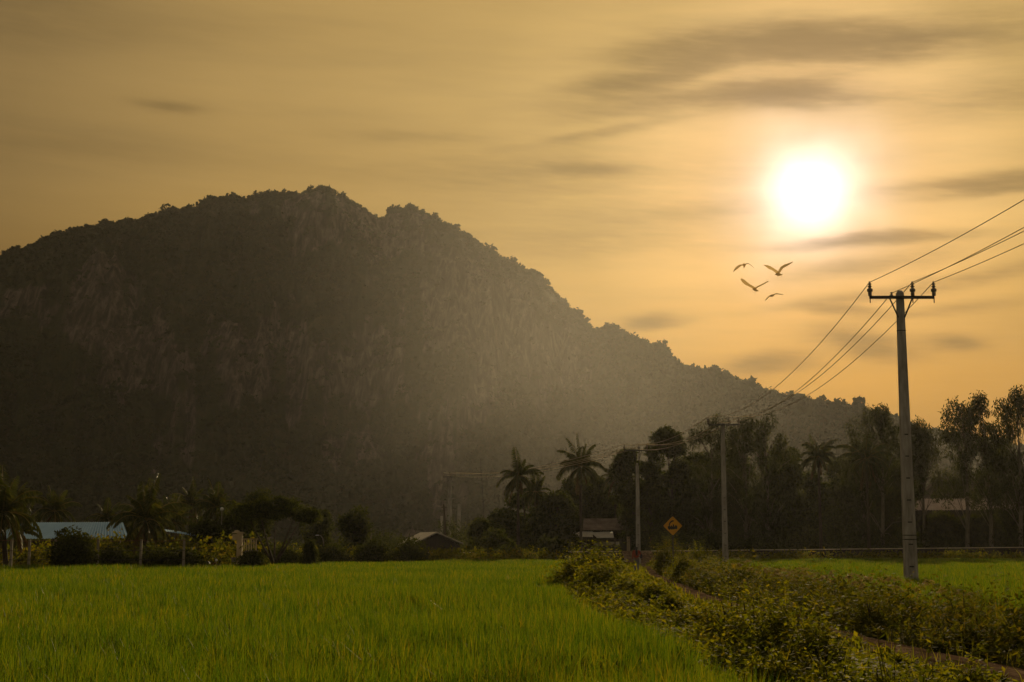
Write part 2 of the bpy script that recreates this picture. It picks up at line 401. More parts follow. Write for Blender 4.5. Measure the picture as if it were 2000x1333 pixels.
wob = .10 * (fbm(AZg * 9, Sg * 2, 0, 4, 3) - .5) * 4 * Sg * (1 - Sg)
hfrac = np.interp(np.clip(Sg + wob, 0, 1), prof_s, prof_h)
dist = FD[:, None] + (RD - FD)[:, None] * Sg
hz = RH[:, None] * hfrac
edge = np.clip((1 - Sg) * 9, 0, 1) * np.clip(Sg * 8, 0, 1)
# limestone buttresses and flutes: push the face in and out along the line of sight
but = (fbm(AZg * 14, hz * .006, 0, 3, 11) - .5) * 85 + (fbm(AZg * 60, hz * .010, 0, 3, 21) - .5) * 26 + (fbm(AZg * 210, hz * .022, 0, 3, 31) - .5) * 15
dist = dist + but * edge
hz = hz + (fbm(AZg * 45, Sg * 12, 0, 4, 51) - .5) * 12 * edge + (fbm(AZg * 260, Sg * 70, 0, 3, 61) - .5) * 4.5 * np.clip((1 - Sg) * 30, .25, 1)
rk = fbm(AZg * 22, hz * .022, 0, 4, 71) + .35 * (fbm(AZg * 130, hz * .015, 0, 3, 81) - .5) + .25 * (np.interp(hfrac, [0, .25, .45, .75, .93, 1], [-.35, -.1, .25, .3, .05, -.2]))
rk = rk + np.interp(pxs, [250, 400, 950, 1150, 1350], [0, .03, .03, 0, -.30])[:, None]
rock = np.clip((rk - .56) * 14, 0, 1)
# back of the mountain
bs = np.linspace(0, 1, 22)[1:][None, :]
bd = RD[:, None] + 380 * bs; bh = RH[:, None] * (1 - bs ** 1.3)
dist = np.concatenate([dist, bd], 1); hz = np.concatenate([hz, bh - .02], 1); rock = np.concatenate([rock, np.zeros_like(bd)], 1)
Vm = np.stack([np.sin(AZg) * dist, np.cos(AZg) * dist, hz], -1)
nr = dist.shape[1]
ii, jj = np.meshgrid(np.arange(NC - 1), np.arange(nr - 1), indexing='ij')
q = np.stack([ii * nr + jj, (ii + 1) * nr + jj, (ii + 1) * nr + jj + 1, ii * nr + jj + 1], -1).reshape(-1, 4)
mt = MB(); mt.add(Vm.reshape(-1, 3), q)
mo = mt.build('mountain', M['mountain'], smooth=True)
a_ = mo.data.attributes.new('rock', 'FLOAT', 'POINT'); a_.data.foreach_set('value', rock.ravel().astype(np.float32))
tag(mo, 'wide dark limestone mountain rising behind the fields', None, None, 'structure')

# scrub forest over the slope: leaf clumps, one mass
rng = np.random.default_rng(7)
fo = MB()
def clumps(P, R, k, size, flat=.8):
    n = len(P)
    c = np.repeat(P, k, 0); r = np.repeat(R, k)
    d = rdirs(rng, n * k); d[:, 2] = np.abs(d[:, 2]) * flat + .1 * rng.normal(size=n * k)
    c = c + d * (r * rng.uniform(.45, 1.0, n * k))[:, None]
    U = rdirs(rng, n * k); V2 = perp(rng, U); sz = size * r * rng.uniform(.6, 1.3, n * k)
    fo.quads(c, U * sz[:, None], V2 * sz[:, None] * .6)
n_f = 40000
ci = rng.integers(0, NC, n_f); si = (rng.beta(1.2, 1.0, n_f) * (ns - 2)).astype(int)
keep = (rng.random(n_f) > rock[ci, si] * .85) & (pxs[ci] > -250) & (pxs[ci] < 2250)
ci, si = ci[keep], si[keep]
P = Vm[ci, si] + rng.normal(size=(len(ci), 3)) * [.8, .8, 0]
R = rng.gamma(2.6, .72, len(ci)) * (.55 + .9 * fbm(az[ci] * 40, si * .05, 0, 3, 95)) * np.interp(si / ns, [0, .3, 1], [1.15, 1.0, .8])
clumps(P, R, 20, .25)
# the ridge line: low trees and bare snags against the sky
n_r = 1500
ci = rng.integers(150, NC - 100, n_r); si = ns - 1 - rng.integers(0, 7, n_r)
P = Vm[ci, si].copy()
rug = vn(az[ci] * 130, 0, 0, 91)
R = (.9 + 2.2 * rug ** 2) * rng.uniform(.5, 1.25, n_r)
R *= np.interp(pxs[ci], [0, 1000, 1300, 2200], [1.15, 1.25, 1.7, 1.9])
R *= RD[ci] / 880; P[:, 2] += R * .25
clumps(P, R, 40, .24, 1.0)
big = rng.choice(np.arange(n_r), 90, replace=False)
Pb = P[big] + np.array([0, 0, 1.0]) * (R[big] * .9)[:, None]
clumps(Pb, R[big] * .8, 46, .26, 1.0)
for b_ in Pb: fo.tube([b_ - [0, 0, 3.5], b_ + [0, 0, .6]], [.22, .1], 4)
tag(fo.build('mountain_scrub', M['hill_leaf']), 'dark scrub forest covering the mountain slope', None, None, 'stuff')
# ------------------------------------------------------------------ rice fields
FYX = np.array([-60, -36, -17.5, -13.5, -4, 4.2, 30]); FYY = np.array([80, 80, 83, 97, 110, 114, 114.])
def farY(x): return np.interp(x, FYX, FYY)
def rice_blades(mb, Xc, Yc, rng, hbase=.66, wmul=1.0):
    n = len(Xc)
    big = fbm(Xc * .12, Yc * .12, 0, 3, 101); med = vn(Xc * 1.1, Yc * 1.1, 0, 111)
    H = hbase * (.72 + .28 * big + .26 * med) * rng.uniform(.72, 1.12, n)
    a = rng.uniform(0, 2 * pi, n); lean = rng.gamma(2.0, .06, n) * H
    tip = lean * rng.uniform(1.6, 2.6, n)
    wd = (.0034 + .00020 * Yc + .0000016 * Yc ** 2) * wmul * rng.uniform(.7, 1.2, n)
    fa = rng.normal(0, .75, n)                       # blade faces mostly across the view, turned at random
    wx, wy = np.cos(fa) * wd, np.sin(fa) * wd
    ca, sa = np.cos(a), np.sin(a)
    v = np.empty((n, 5, 3), np.float32)
    v[:, 0] = np.stack([Xc - wx, Yc - wy, np.full(n, -.02)], 1); v[:, 1] = np.stack([Xc + wx, Yc + wy, np.full(n, -.02)], 1)
    mx_, my_ = Xc + ca * lean, Yc + sa * lean; mz = H * .62
    v[:, 2] = np.stack([mx_ + wx * .8, my_ + wy * .8, mz], 1); v[:, 3] = np.stack([mx_ - wx * .8, my_ - wy * .8, mz], 1)
    v[:, 4] = np.stack([Xc + ca * tip, Yc + sa * tip, H - .25 * tip], 1)
    b = np.arange(n)[:, None] * 5
    mb.add(v.reshape(-1, 3), b + [0, 1, 2, 3], b + [3, 2, 4])
rng = np.random.default_rng(21)
def scatter(y0, y1, dens, xl, xr, ok, rng):
    """random points with xl(y) < x < xr(y)"""
    ymid = np.linspace(y0, y1, 50); wmax = max((xr(ymid) - xl(ymid)).max(), .1)
    n = int(dens * (y1 - y0) * wmax)
    y = rng.uniform(y0, y1, n); lo, hi = xl(y), xr(y); x = lo + rng.random(n) * wmax
    k = (x < hi)
    x, y = x[k], y[k]
    if ok is not None:
        k = ok(x, y); x, y = x[k], y[k]
    return x, y
lf = MB()
def hills(x, y, k, rng, sp=.05):      # every seedling hill holds several tillers
    x = np.repeat(x, k) + rng.normal(0, sp, len(x) * k); y = np.repeat(y, k) + rng.normal(0, sp, len(y) * k); return x, y
for (y0, y1, d_, k) in ((6.5, 13, 34, 24), (13, 22, 28, 20), (22, 40, 26, 10), (40, 70, 26, 4), (70, 116, 22, 3)):
    x, y = scatter(y0, y1, d_, lambda q: -.46 * q - 3, lambda q: bankx(q) + .15, lambda a, b: b < farY(a) + .8 * (vn(a * .6, 0, 0, 4) - .5), rng)
    x, y = hills(x, y, k, rng); rice_blades(lf, x, y, rng)
tag(lf.build('rice_crop', M['rice']), 'bright green young rice filling the wide field left of the path', None, None, 'stuff')
rf = MB()
for (y0, y1, d_, k) in ((12, 22, 28, 20), (22, 40, 26, 10), (40, 70, 26, 4), (70, 129, 20, 3)):
    x, y = scatter(y0, y1, d_, lambda q: pathx(q) + 2.5, lambda q: .46 * q + 3, lambda a, b: b < 126 + 2 * vn(a * .3, 0, 0, 6), rng)
    x, y = hills(x, y, k, rng); rice_blades(rf, x, y, rng)
tag(rf.build('rice_crop', M['rice']), 'green rice standing right of the path around the near power pole', None, None, 'stuff')

# ------------------------------------------------------------------ sprays: a stem with leaves set along it
def sprays(mb, S0, D, Ln, K, ls, lw, rng, sag=.25, stem=.007, mi=0, smi=0, t0=.15):
    n = len(S0); t = np.linspace(t0, 1, K)[None, :] + rng.uniform(-.02, .02, (n, K))
    Ln = np.broadcast_to(Ln, (n,)); ls = np.broadcast_to(ls, (n,))
    pos = S0[:, None] + D[:, None] * (Ln[:, None] * t)[..., None]
    pos[..., 2] -= sag * Ln[:, None] * t ** 2 * (1 - np.abs(D[:, None, 2]) * .8)
    a0 = rng.uniform(0, 2 * pi, n)[:, None]; k = np.arange(K)[None, :]
    ang = a0 + (k % 2) * pi + (k // 2) * 1.7 + rng.normal(0, .25, (n, K))
    ref = np.where(np.abs(D[:, 2:3]) > .9, np.array([[1., 0, 0]]), np.array([[0, 0, 1.]]))
    U = unit(np.cross(D, ref)); W2 = np.cross(D, U)
    ld = U[:, None] * np.cos(ang)[..., None] + W2[:, None] * np.sin(ang)[..., None] + D[:, None] * .55
    ld[..., 2] += rng.uniform(-.35, .25, (n, K)); ld = unit(ld).reshape(-1, 3)
    L = (ls[:, None] * (1.15 - .55 * t) * rng.uniform(.7, 1.25, (n, K))).reshape(-1)
    sd_ = perp(rng, ld); up = np.array([0, 0, 1.]); flat = unit(np.cross(ld, up) + .35 * sd_)
    mb.leaves(pos.reshape(-1, 3), ld, flat, L, L * lw, fold=.10, droop=.18, mi=mi)
    if stem:
        e = S0 + D * Ln[:, None]; e[:, 2] -= sag * Ln * (1 - np.abs(D[:, 2]) * .8)
        mb.leaves(S0, unit(e - S0), perp(rng, unit(e - S0)), np.linalg.norm(e - S0, axis=1), stem * 2, fold=.0, mi=smi)

LHY = [5, 8, 11, 13, 16, 19, 22, 26, 31, 37, 43, 50, 57, 64, 80, 131]; LHV = [.22, .28, .38, .44, .50, .54, .48, .40, .45, .62, .90, 1.08, .85, .5, .34, .35]
RHY = [8, 14, 20, 28, 45, 58, 70, 80, 95, 130]; RHV = [.95, 1.0, .98, 1.0, 1.0, 1.05, 1.25, 1.2, .75, .5]
def bank_h(x, y, side):
    if side < 0:
        u = (x - bankx(y)) / np.maximum(pathx(y) - .5 - bankx(y), .3); h = np.interp(y, LHY, LHV)
        cs = np.interp(u, [0, .12, .35, .6, .8], [.55, .85, 1.05, .95, .8]); e_ = np.interp(y, [22, 26, 31, 36, 46, 62, 72], [.30, .55, .40, .15, .15, .20, .30])
        cs = np.where(u > .6, .95 + (e_ - .95) * np.clip((u - .6) / .25, 0, 1), cs)
    else:
        u = (x - pathx(y) - .6) / 2.5; h = np.interp(y, RHY, RHV)
        cs = np.interp(u, [0, .2, .5, .8, 1.1], [.35, .8, 1.05, .95, .6])
    if side < 0: h = h * np.where((y > 34) & (y < 78), .22 + .78 * np.clip((.086 - x / y) / .012, 0, 1), 1.0)
    return h * cs * (.62 + .75 * fbm(x * .9, y * .55, 0, 3, 131))
# a low earthen bund under each bank
def bund(side):
    mb = MB(); ys = np.linspace(6, 129, 150); us = np.linspace(0, 1, 9); V = []
    for y in ys:
        a, b = (bankx(y) + .1, pathx(y) - .75) if side < 0 else (pathx(y) + .8, pathx(y) + 2.9)
        for u in us: V.append((a + (b - a) * u, y, -.04 + .30 * sin(pi * u) * (.6 + .8 * float(vn(y * .5, u * 3, 0, 8)))))
    q = [[j * 9 + i, j * 9 + i + 1, (j + 1) * 9 + i + 1, (j + 1) * 9 + i] for j in range(len(ys) - 1) for i in range(8)]
    mb.add(V, q); return mb.build('field_bund', M['ground'], smooth=True)
tag(bund(-1), 'earth bund under the weeds left of the path', None, None, 'structure')
tag(bund(1), 'earth bund under the weeds right of the path', None, None, 'structure')

def bank(side):
    mb = MB()
    for (y0, y1, dc, ns_, d_, K, ls) in ((8, 15, 2.4, 32, 20, 9, .13), (15, 26, 2.0, 32, 15, 9, .15), (26, 45, 1.7, 36, 14, 10, .18), (45, 66, 1.3, 36, 12, 9, .24), (66, 128, .7, 26, 7, 8, .27)):
        if side < 0: lo, hi = (lambda q: bankx(q) - .05), (lambda q: pathx(q) - .42)
        else: lo, hi = (lambda q: pathx(q) + .55), (lambda q: pathx(q) + 3.1)
        # rounded clumps
        x, y = scatter(y0, y1, dc, lo, hi, None, rng); n = len(x)
        h = np.maximum(bank_h(x, y, side) * rng.uniform(.65, 1.3, n), .15); r = h * rng.uniform(.45, .8, n) + .08
        c = np.repeat(np.arange(n), ns_); D = rdirs(rng, len(c)); D[:, 2] = np.abs(D[:, 2]) + .35; D = unit(D)
        reach = ((D[:, 0] ** 2 + D[:, 1] ** 2) / r[c] ** 2 + D[:, 2] ** 2 / h[c] ** 2) ** -.5
        s0 = rng.uniform(.1, .6, len(c)) * reach; S0 = np.stack([x[c], y[c], 0 * x[c] + .02], 1) + D * s0[:, None]
        Ln = np.maximum(reach * rng.uniform(.6, 1.1, len(c)) - s0, .10); D = unit(D + rng.normal(0, .28, (len(c), 3)))
        wide = (rng.random(n) < .5)[c]
        for m_, lw in ((wide, .58), (~wide, .34)):
            sprays(mb, S0[m_], D[m_], Ln[m_], max(K // 2, 5), ls * (1.0 if lw > .5 else 1.25), lw, rng, stem=.006)
        # upright stems standing clear of them
        x, y = scatter(y0, y1, d_, lo, hi, None, rng); n = len(x); h = np.maximum(bank_h(x, y, side) * rng.uniform(.5, 1.25, n), .12)
        D = unit(np.stack([rng.normal(0, .30, n), rng.normal(0, .30, n), np.ones(n)], 1))
        sprays(mb, np.stack([x, y, np.full(n, .02)], 1), D, h, K, ls * 1.05, .42, rng)
        k = min(int(n * 1.5), 9000); j = rng.integers(0, n, k)
        rice_blades(mb, x[j] + rng.normal(0, .2, k), y[j] + rng.normal(0, .2, k), rng, hbase=.34, wmul=.8)
    return mb
tag(bank(-1).build('undergrowth', M['weed']), 'tangled green and yellow weeds on the bank left of the path', None, None, 'stuff')
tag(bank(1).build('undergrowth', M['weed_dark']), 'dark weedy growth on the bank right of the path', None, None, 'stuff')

# weeds that climb over the rice edge of the left bank and dry plumes over the right bank
mb = MB()
n = 120; y = rng.uniform(28, 52, n); x = pathx(y) + rng.uniform(1.5, 3.2, n)
z0 = bank_h(x, y, 1) * .55
for i in range(n):
    a = rng.uniform(-.6, 2.2); L = rng.uniform(.45, .85); cx, cy = cos(a), sin(a)
    s_ = np.linspace(0, 1, 9); px_ = x[i] + cx * L * .45 * s_ ** 2; py_ = y[i] + cy * L * .25 * s_ ** 2; pz_ = z0[i] + L * (s_ - .45 * s_ ** 3)
    P_ = np.stack([px_, py_, pz_], 1)
    mb.leaves(P_[:-1], unit(np.diff(P_, axis=0)), perp(rng, unit(np.diff(P_, axis=0))), np.linalg.norm(np.diff(P_, axis=0), axis=1) * 1.15, .008, fold=0)
    e = P_[-4:]; m_ = 26; j = rng.integers(0, 3, m_); f = rng.random(m_)[:, None]
    pp = e[j] * (1 - f) + e[j + 1] * f; dd = unit(rng.normal(size=(m_, 3)) * .5 + [cx * .6, cy * .4, -.55])
    mb.leaves(pp, dd, perp(rng, dd), rng.uniform(.05, .11, m_), .022, fold=0)
tag(mb.build('grass_plumes', M['plume']), 'straw coloured drooping grass plumes above the right bank', None, None, 'stuff')

# ------------------------------------------------------------------ shrubs and weeds that stand out
def bush(name, px, Y, h, r, label, cat='bush', mat='weed', n=220, ls=.10, lw=.5, K=14, X=None, group=None, seed=0, z0=0.0, upright=.7):
    rg = np.random.default_rng(seed + int(px)); X = gx(px, Y) if X is None else X
    root = thing(name, (X, Y, z0), label, cat, group)
    D = rdirs(rg, n); D[:, 2] = np.abs(D[:, 2]) + upright; D = unit(D)
    reach = np.sqrt((D[:, 0] ** 2 + D[:, 1] ** 2) / r ** 2 + D[:, 2] ** 2 / h ** 2) ** -1
    s_ = rg.uniform(.0, .45, n) * reach
    S0 = D * s_[:, None] * [.6, .6, .9]; Ln = np.maximum(reach * rg.uniform(.55, 1.08, n) - s_, .15)
    f = MB(); sprays(f, S0, unit(D + rg.normal(0, .22, (n, 3))), Ln, K, ls, lw, rg, stem=.006)
    f.build('foliage', M[mat], root)
    t = MB()
    for i in range(9):
        d = D[i * 3]; e = d * reach[i * 3] * .75
        t.tube([[0, 0, -.03], e * .4 + rg.normal(0, .03, 3) * r, e], [.02 * h + .006, .012 * h + .004, .004 * h + .002], 5)
    t.build('stem', M['bark'], root)
    return root
def weed(px, Y, h, label, ls, nst, seed, mat='weed', spread=.35):
    rg = np.random.default_rng(seed); root = thing('leafy_weed', (gx(px, Y, 1250), Y, 0), label, 'weed')
    D = unit(np.stack([rg.normal(0, spread, nst), rg.normal(0, spread, nst), np.ones(nst)], 1)); Ln = h * rg.uniform(.6, 1.05, nst); Ln[0] = h; D[0] = unit(np.array([.05, 0, 1]))
    f = MB(); S0 = rg.normal(0, .05, (nst, 3)) * [1, 1, 0]
    sprays(f, S0, D, Ln, 15, ls, .42, rg, sag=.12, stem=0, t0=.3); f.build('foliage', M[mat], root)
    t = MB()
    for i in range(nst): t.tube([S0[i] - [0, 0, .03], S0[i] + D[i] * Ln[i] * .5, S0[i] + D[i] * Ln[i] * .98 - [0, 0, .12 * Ln[i] * (1 - abs(D[i][2]) * .8)]], [.009, .006, .003], 5)
    t.build('stem', M['weed_dark'], root); return root
weed(1502, 19, 1.25, 'tall pointed leafy weed rising from the middle of the near left bank', .13, 9, 1)
weed(1752, 12.4, .98, 'large leaved weed with curling leaves at the front of the left bank', .14, 8, 2)
weed(1815, 13.2, .62, 'low spreading weed near the bottom right beside the bare path edge', .12, 9, 3, spread=.5)
weed(1580, 14.0, .88, 'bright bushy weed left of the tallest curling leaved weed', .10, 12, 4)
weed(1330, 26, .85, 'slender weed sticking up beside the first bare patch of path', .12, 7, 5)
SH = [(1112, 46, 1.22, .95, 'shrub at the far left end of the hump drooping over the rice', .15, 420), (1142, 50, 1.48, 1.05, 'yellow green shrub on the left shoulder of the hump', .16, 520),
      (1172, 51, 1.62, .95, 'highest yellow green shrub on the crest of the hump', .16, 560), (1198, 50, 1.22, .60, 'speckled shrub on the hump just left of the walking person', .15, 380), (1170, 42, 1.15, .9, 'shrub on the rice side of the hump below its crest', .14, 420),
      (1222, 40, .72, .6, 'shrub on the right slope of the hump', .13, 400), (1275, 35, .70, .75, 'rounded shrub low on the right slope of the hump', .12, 360), (1304, 31, .60, .55, 'small rounded shrub left of the first bare patch of path', .11, 320),
      (1350, 25.5, .50, .5, 'low dark green shrub between the hump and the middle mound', .10, 320), (1415, 22, .88, .62, 'shrub at the left end of the middle mound of the near bank', .095, 400), (1462, 19.5, .98, .62, 'leafy shrub left of the tall pointed weed', .09, 460),
      (1525, 17.5, 1.02, .66, 'fullest leafy shrub of the near bank beside the tall pointed weed', .09, 560), (1580, 16, .86, .55, 'round topped leafy shrub right of the fullest one', .085, 440), (1500, 14.2, .62, .5, 'dark shrub overhanging the rice below the fullest shrub', .08, 360),
      (1625, 13.4, .62, .42, 'shrub at the right foot of the near mound', .08, 320), (1580, 12.2, .50, .45, 'low leafy shrub at the bottom edge left of the curling leaved weed', .075, 300), (1700, 12.4, .62, .46, 'low bright shrub at the bottom edge under the curling leaved weed', .075, 300), (1790, 12.8, .54, .44, 'next to last low shrub of the near bank at the bottom right', .075, 280),
      (1866, 13.8, .56, .46, 'last low shrub of the near bank beside the path at the bottom right', .075, 260)]
for (px, Y, h, r_, l, ls, n) in SH: bush('shrub', px, Y, h * 1.35, r_ * 1.15, l, n=int(n * 1.15), ls=ls * 1.4, lw=.52, K=9, X=(px - 1000) / FPX * Y, seed=int(px), upright=.45, group='shrubs along the left bank')
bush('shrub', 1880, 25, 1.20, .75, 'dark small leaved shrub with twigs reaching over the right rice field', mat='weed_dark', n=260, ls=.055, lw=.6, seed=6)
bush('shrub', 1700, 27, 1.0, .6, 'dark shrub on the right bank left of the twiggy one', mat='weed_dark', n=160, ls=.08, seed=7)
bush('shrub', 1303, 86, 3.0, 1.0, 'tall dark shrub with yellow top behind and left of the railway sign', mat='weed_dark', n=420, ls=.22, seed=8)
bush('shrub', 1365, 82, 2.3, 1.25, 'yellowish open shrub behind and right of the railway sign', n=300, ls=.2, seed=9)
bush('shrub', 1334, 68, 1.75, .8, 'light green shrub hiding the foot of the railway sign', n=300, ls=.16, seed=10)
bush('shrub', 1385, 62, 1.15, 1.1, 'low wide shrub right of the sign on the path edge', n=260, ls=.15, seed=11)
bush('shrub', 1440, 55, 1.15, .9, 'shrub in front of the foot of the second power pole', n=240, ls=.14, seed=12)
# ------------------------------------------------------------------ trees
def tree(name, px, Y, top, half, label, cat='tree', kind='dense', seed=None, bare=.22, nl=None, group=None, mat=None, X=None, base_z=0):
    rg = np.random.default_rng(int(px * 7 + top) if seed is None else seed)
    Xr = gx(px, Y) if X is None else X
    h = gz(top, Y, px) - base_z; R = half / FPX * Y
    root = thing(name, (Xr, Y, base_z), label, cat, group)
    f = MB(); tr = MB(); bend = rg.normal(0, .03, 2) * h
    def tp(u): return np.array([bend[0] * u * u + .02 * h * sin(3 * u), bend[1] * u * u, h * u])
    if kind == 'euca':
        nc = int(30 + R * 11); u = bare + (1 - bare) * rg.beta(1.5, 1.15, nc); a = rg.uniform(0, 2 * pi, nc)
        pr = np.interp(u, [bare, .45, .7, .9, 1.0], [.75, 1.0, .95, .66, .25]); rr = R * pr * np.sqrt(rg.uniform(.05, 1.7, nc))
        C = np.stack([bend[0] * u * u + rr * np.cos(a), bend[1] * u * u + rr * np.sin(a), h * (u - .035)], 1)
        cr = rg.uniform(.34, 1.02, nc) * (.75 + R * .12); nl_ = nl or 165
        for c, r in zip(C, cr):
            m_ = int(nl_ * r ** 1.6 * 1.3); d = rdirs(rg, m_) * (r * rg.uniform(.25, 1.05, m_) ** .6)[:, None]; d[:, 2] *= 1.25
            D = unit(np.array([0, 0, -1.]) + rg.normal(0, .55, (m_, 3)))
            f.leaves(c + d, D, perp(rg, D), rg.uniform(.26, .52, m_), rg.uniform(.07, .14, m_), fold=.04)
        tr.tube([tp(q) for q in np.linspace(0, .93, 9)], np.interp(np.linspace(0, .93, 9), [0, .1, .93], [.028 * h * .5 + .05, .011 * h + .04, .02]), 7)
        for i in rg.choice(nc, min(26, nc), replace=False):
            b = tp(max(.18, (C[i][2] / h) - rg.uniform(.12, .3))); m = (b + C[i]) / 2 + [0, 0, .1 * h * .3]
            tr.tube([b, m, C[i]], [.055, .035, .012], 5)
    elif kind == 'flat':
        nc = 64; a = rg.uniform(0, 2 * pi, nc); rr = R * np.sqrt(rg.uniform(0, 1, nc)); z = h * (.60 + .34 * np.sqrt(np.maximum(0, 1 - (rr / R) ** 2)) * rg.uniform(.45, 1, nc))
        C = np.stack([rr * np.cos(a), rr * np.sin(a), z], 1); cr = rg.uniform(.35, .62, nc)
        for c, r in zip(C, cr):
            m_ = 260; d = rdirs(rg, m_) * (r * rg.uniform(.3, 1, m_))[:, None] * [1.15, 1.15, .6]
            D = rdirs(rg, m_); f.leaves(c + d, D, perp(rg, D), rg.uniform(.10, .2, m_), rg.uniform(.07, .12, m_), fold=.05)
        for i in range(5):
            aa = i * 1.3 + .4; e = np.array([cos(aa) * R * .6, sin(aa) * R * .5, h * .66]); f0 = np.array([0, 0, h * .1])
            tr.tube([f0, f0 * .3 + e * .45 + [0, 0, .0], e], [.09, .06, .02], 6)
        tr.tube([[0, 0, -.05], [0.02, 0, h * .13]], [.13, .10], 7)
    elif kind == 'cone':
        nc = 40; u = rg.uniform(0.02, 1, nc); rr = R * (1 - u * .86) * rg.uniform(.3, 1, nc); a = rg.uniform(0, 2 * pi, nc)
        C = np.stack([rr * np.cos(a), rr * np.sin(a), h * u], 1)
        for c in C:
            m_ = 90; d = rdirs(rg, m_) * rg.uniform(.1, .38, m_)[:, None]; D = unit(rg.normal(0, .5, (m_, 3)) + [0, 0, -.8])
            f.leaves(c + d, D, perp(rg, D), rg.uniform(.15, .34, m_), .05, fold=.04)
        tr.tube([[0, 0, 0], [0, 0, h * .95]], [.10, .02], 6)
    else:
        nc = int(24 + R * 9 * h / 9); u = rg.uniform(bare, 1, nc); a = rg.uniform(0, 2 * pi, nc)
        pr = np.sqrt(np.clip(1 - ((u - .55) / .50) ** 2, .02, 1)); rr = R * pr * np.sqrt(rg.uniform(.1, 1, nc)) * .9
        C = np.stack([bend[0] * u + rr * np.cos(a), bend[1] * u + rr * np.sin(a), h * u - .4], 1); cr = rg.uniform(.7, 1.3, nc) * (.6 + .17 * R)
        nl_ = (nl or 300) * (1 if Y > 120 else 1.6)
        for c, r in zip(C, cr):
            m_ = int(nl_ * r ** 1.7); d = rdirs(rg, m_) * (r * rg.uniform(.3, 1.05, m_) ** .5)[:, None] * [1, 1, .8]
            D = unit(rg.normal(size=(m_, 3)) + [0, 0, -.3]); k_ = 1.0 if Y > 120 else .62; f.leaves(c + d, D, perp(rg, D), rg.uniform(.22, .46, m_) * k_, rg.uniform(.13, .24, m_) * k_, fold=.06)
        tr.tube([tp(q) for q in np.linspace(0, .8, 7)], np.linspace(.020 * h + .06, .03, 7), 7)
        for i in rg.choice(nc, min(16, nc), replace=False):
            b = tp(max(.12, (C[i][2] / h) - .3)); tr.tube([b, (b + C[i]) / 2 + [0, 0, .2], C[i]], [.07, .045, .015], 5)
    tr.build('trunk', M['pale_bark' if kind == 'euca' else 'bark'], root, smooth=True)
    f.build('crown', M[mat or ('euca_leaf' if kind == 'euca' else 'tree_leaf')], root)
    return root

def palm(px, Y, cy, flen, label, nf=27, seed=None, lean=0., low=-.55, base_px=None, lw=.055):
    rg = np.random.default_rng(int(px * 3 + cy) if seed is None else seed)
    bx = gx(base_px if base_px else px, Y); hx = gx(px, Y); zc = max(gz(cy, Y, px), .8); L0 = flen / FPX * Y
    root = thing('coconut_palm', (bx, Y, 0), label, 'palm tree', 'coconut palms')
    c = np.array([hx - bx, lean, zc]); t = MB()
    s_ = np.linspace(0, 1, 9)[:, None]; pts = c * s_ + np.array([.25 * (hx - bx), 0, 0]) * (s_ * (1 - s_)); pts[0, 2] = -.05
    t.tube(pts, np.interp(s_[:, 0], [0, .06, .9, 1], [.26, .17, .12, .16]), 9); t.build('trunk', M['bark'], root, smooth=True)
    f = MB()
    for i in range(nf):
        a = i * 2.399 + rg.normal(0, .15); el = np.interp((i / (nf - 1)) ** 1.15, [0, 1], [1.38, low]) + rg.normal(0, .20); dead = i >= nf - 3
        if dead: el = -1.0 + rg.normal(0, .15)
        L = L0 * rg.uniform(.8, 1.35) * (1.0 if el > -.1 else .85); m_ = 15
        d0 = np.array([cos(a) * cos(el), sin(a) * cos(el), sin(el)]); p = c.copy(); d = d0.copy(); P_ = [p.copy()]
        for k in range(m_):
            p = p + d * L / m_; d = unit(d + np.array([0, 0, -1]) * (.06 + .17 * k / m_) * (1.25 - .5 * abs(el))); P_.append(p.copy())
        P_ = np.array(P_); tg = unit(np.gradient(P_, axis=0))
        f.tube(P_, np.linspace(.035, .008, m_ + 1), 4, mi=2 if dead else 1)
        k = 34; tt = np.linspace(.12, 1, k); idx = tt * m_; pos = np.stack([np.interp(idx, np.arange(m_ + 1), P_[:, q]) for q in range(3)], 1)
        tgi = unit(np.stack([np.interp(idx, np.arange(m_ + 1), tg[:, q]) for q in range(3)], 1))
        side = unit(np.cross(tgi, np.array([0, 0, 1.])) + 1e-4)
        for sg in (-1, 1):
            hang = rg.uniform(.5, 1.1); dd = unit(side * sg + tgi * .65 + np.array([0, 0, -hang]) + rg.normal(0, .08, (k, 3)))
            LL = L * .25 * np.interp(tt, [.1, .35, .8, 1], [.55, 1, .7, .35]) * rg.uniform(.85, 1.1, k)
            f.leaves(pos, dd, unit(np.cross(dd, side * sg) + rg.normal(0, .2, (k, 3))), LL, lw * (1.2 + Y / 140), fold=.02, droop=.22, mi=2 if dead else 0)
    f.build('crown', [M['palm_leaf'], M['plume'], M['dead_frond']], root)
    return root

T = tree
# tall trees to the right, behind the railway
T('dense_tree', 1240, 160, 880, 34, 'dense dark tree directly behind the third power pole', bare=.18)
T('dense_tree', 1270, 156, 905, 30, 'rounded dark tree between the third power pole and the railway sign', bare=.05)
T('dense_tree', 1312, 158, 836, 46, 'tall rounded tree rising above the yellow railway sign', bare=.1)
T('eucalyptus_tree', 1385, 155, 812, 40, 'tall feathery tree just left of the second power pole', kind='euca', bare=.12)
T('eucalyptus_tree', 1455, 150, 815, 42, 'tall feathery tree immediately right of the second power pole', kind='euca', bare=.12)
T('eucalyptus_tree', 1497, 150, 800, 46, 'highest feathery tree between the second power pole and the central palm', kind='euca', bare=.15)
T('dense_tree', 1360, 172, 880, 44, 'dark tree filling the gap behind the sign and second pole', bare=.05)
T('dense_tree', 1430, 172, 890, 50, 'dark tree mass behind the foot of the second power pole', bare=.05)
T('dense_tree', 1548, 160, 880, 40, 'medium dark tree just left of the central palm', bare=.08)
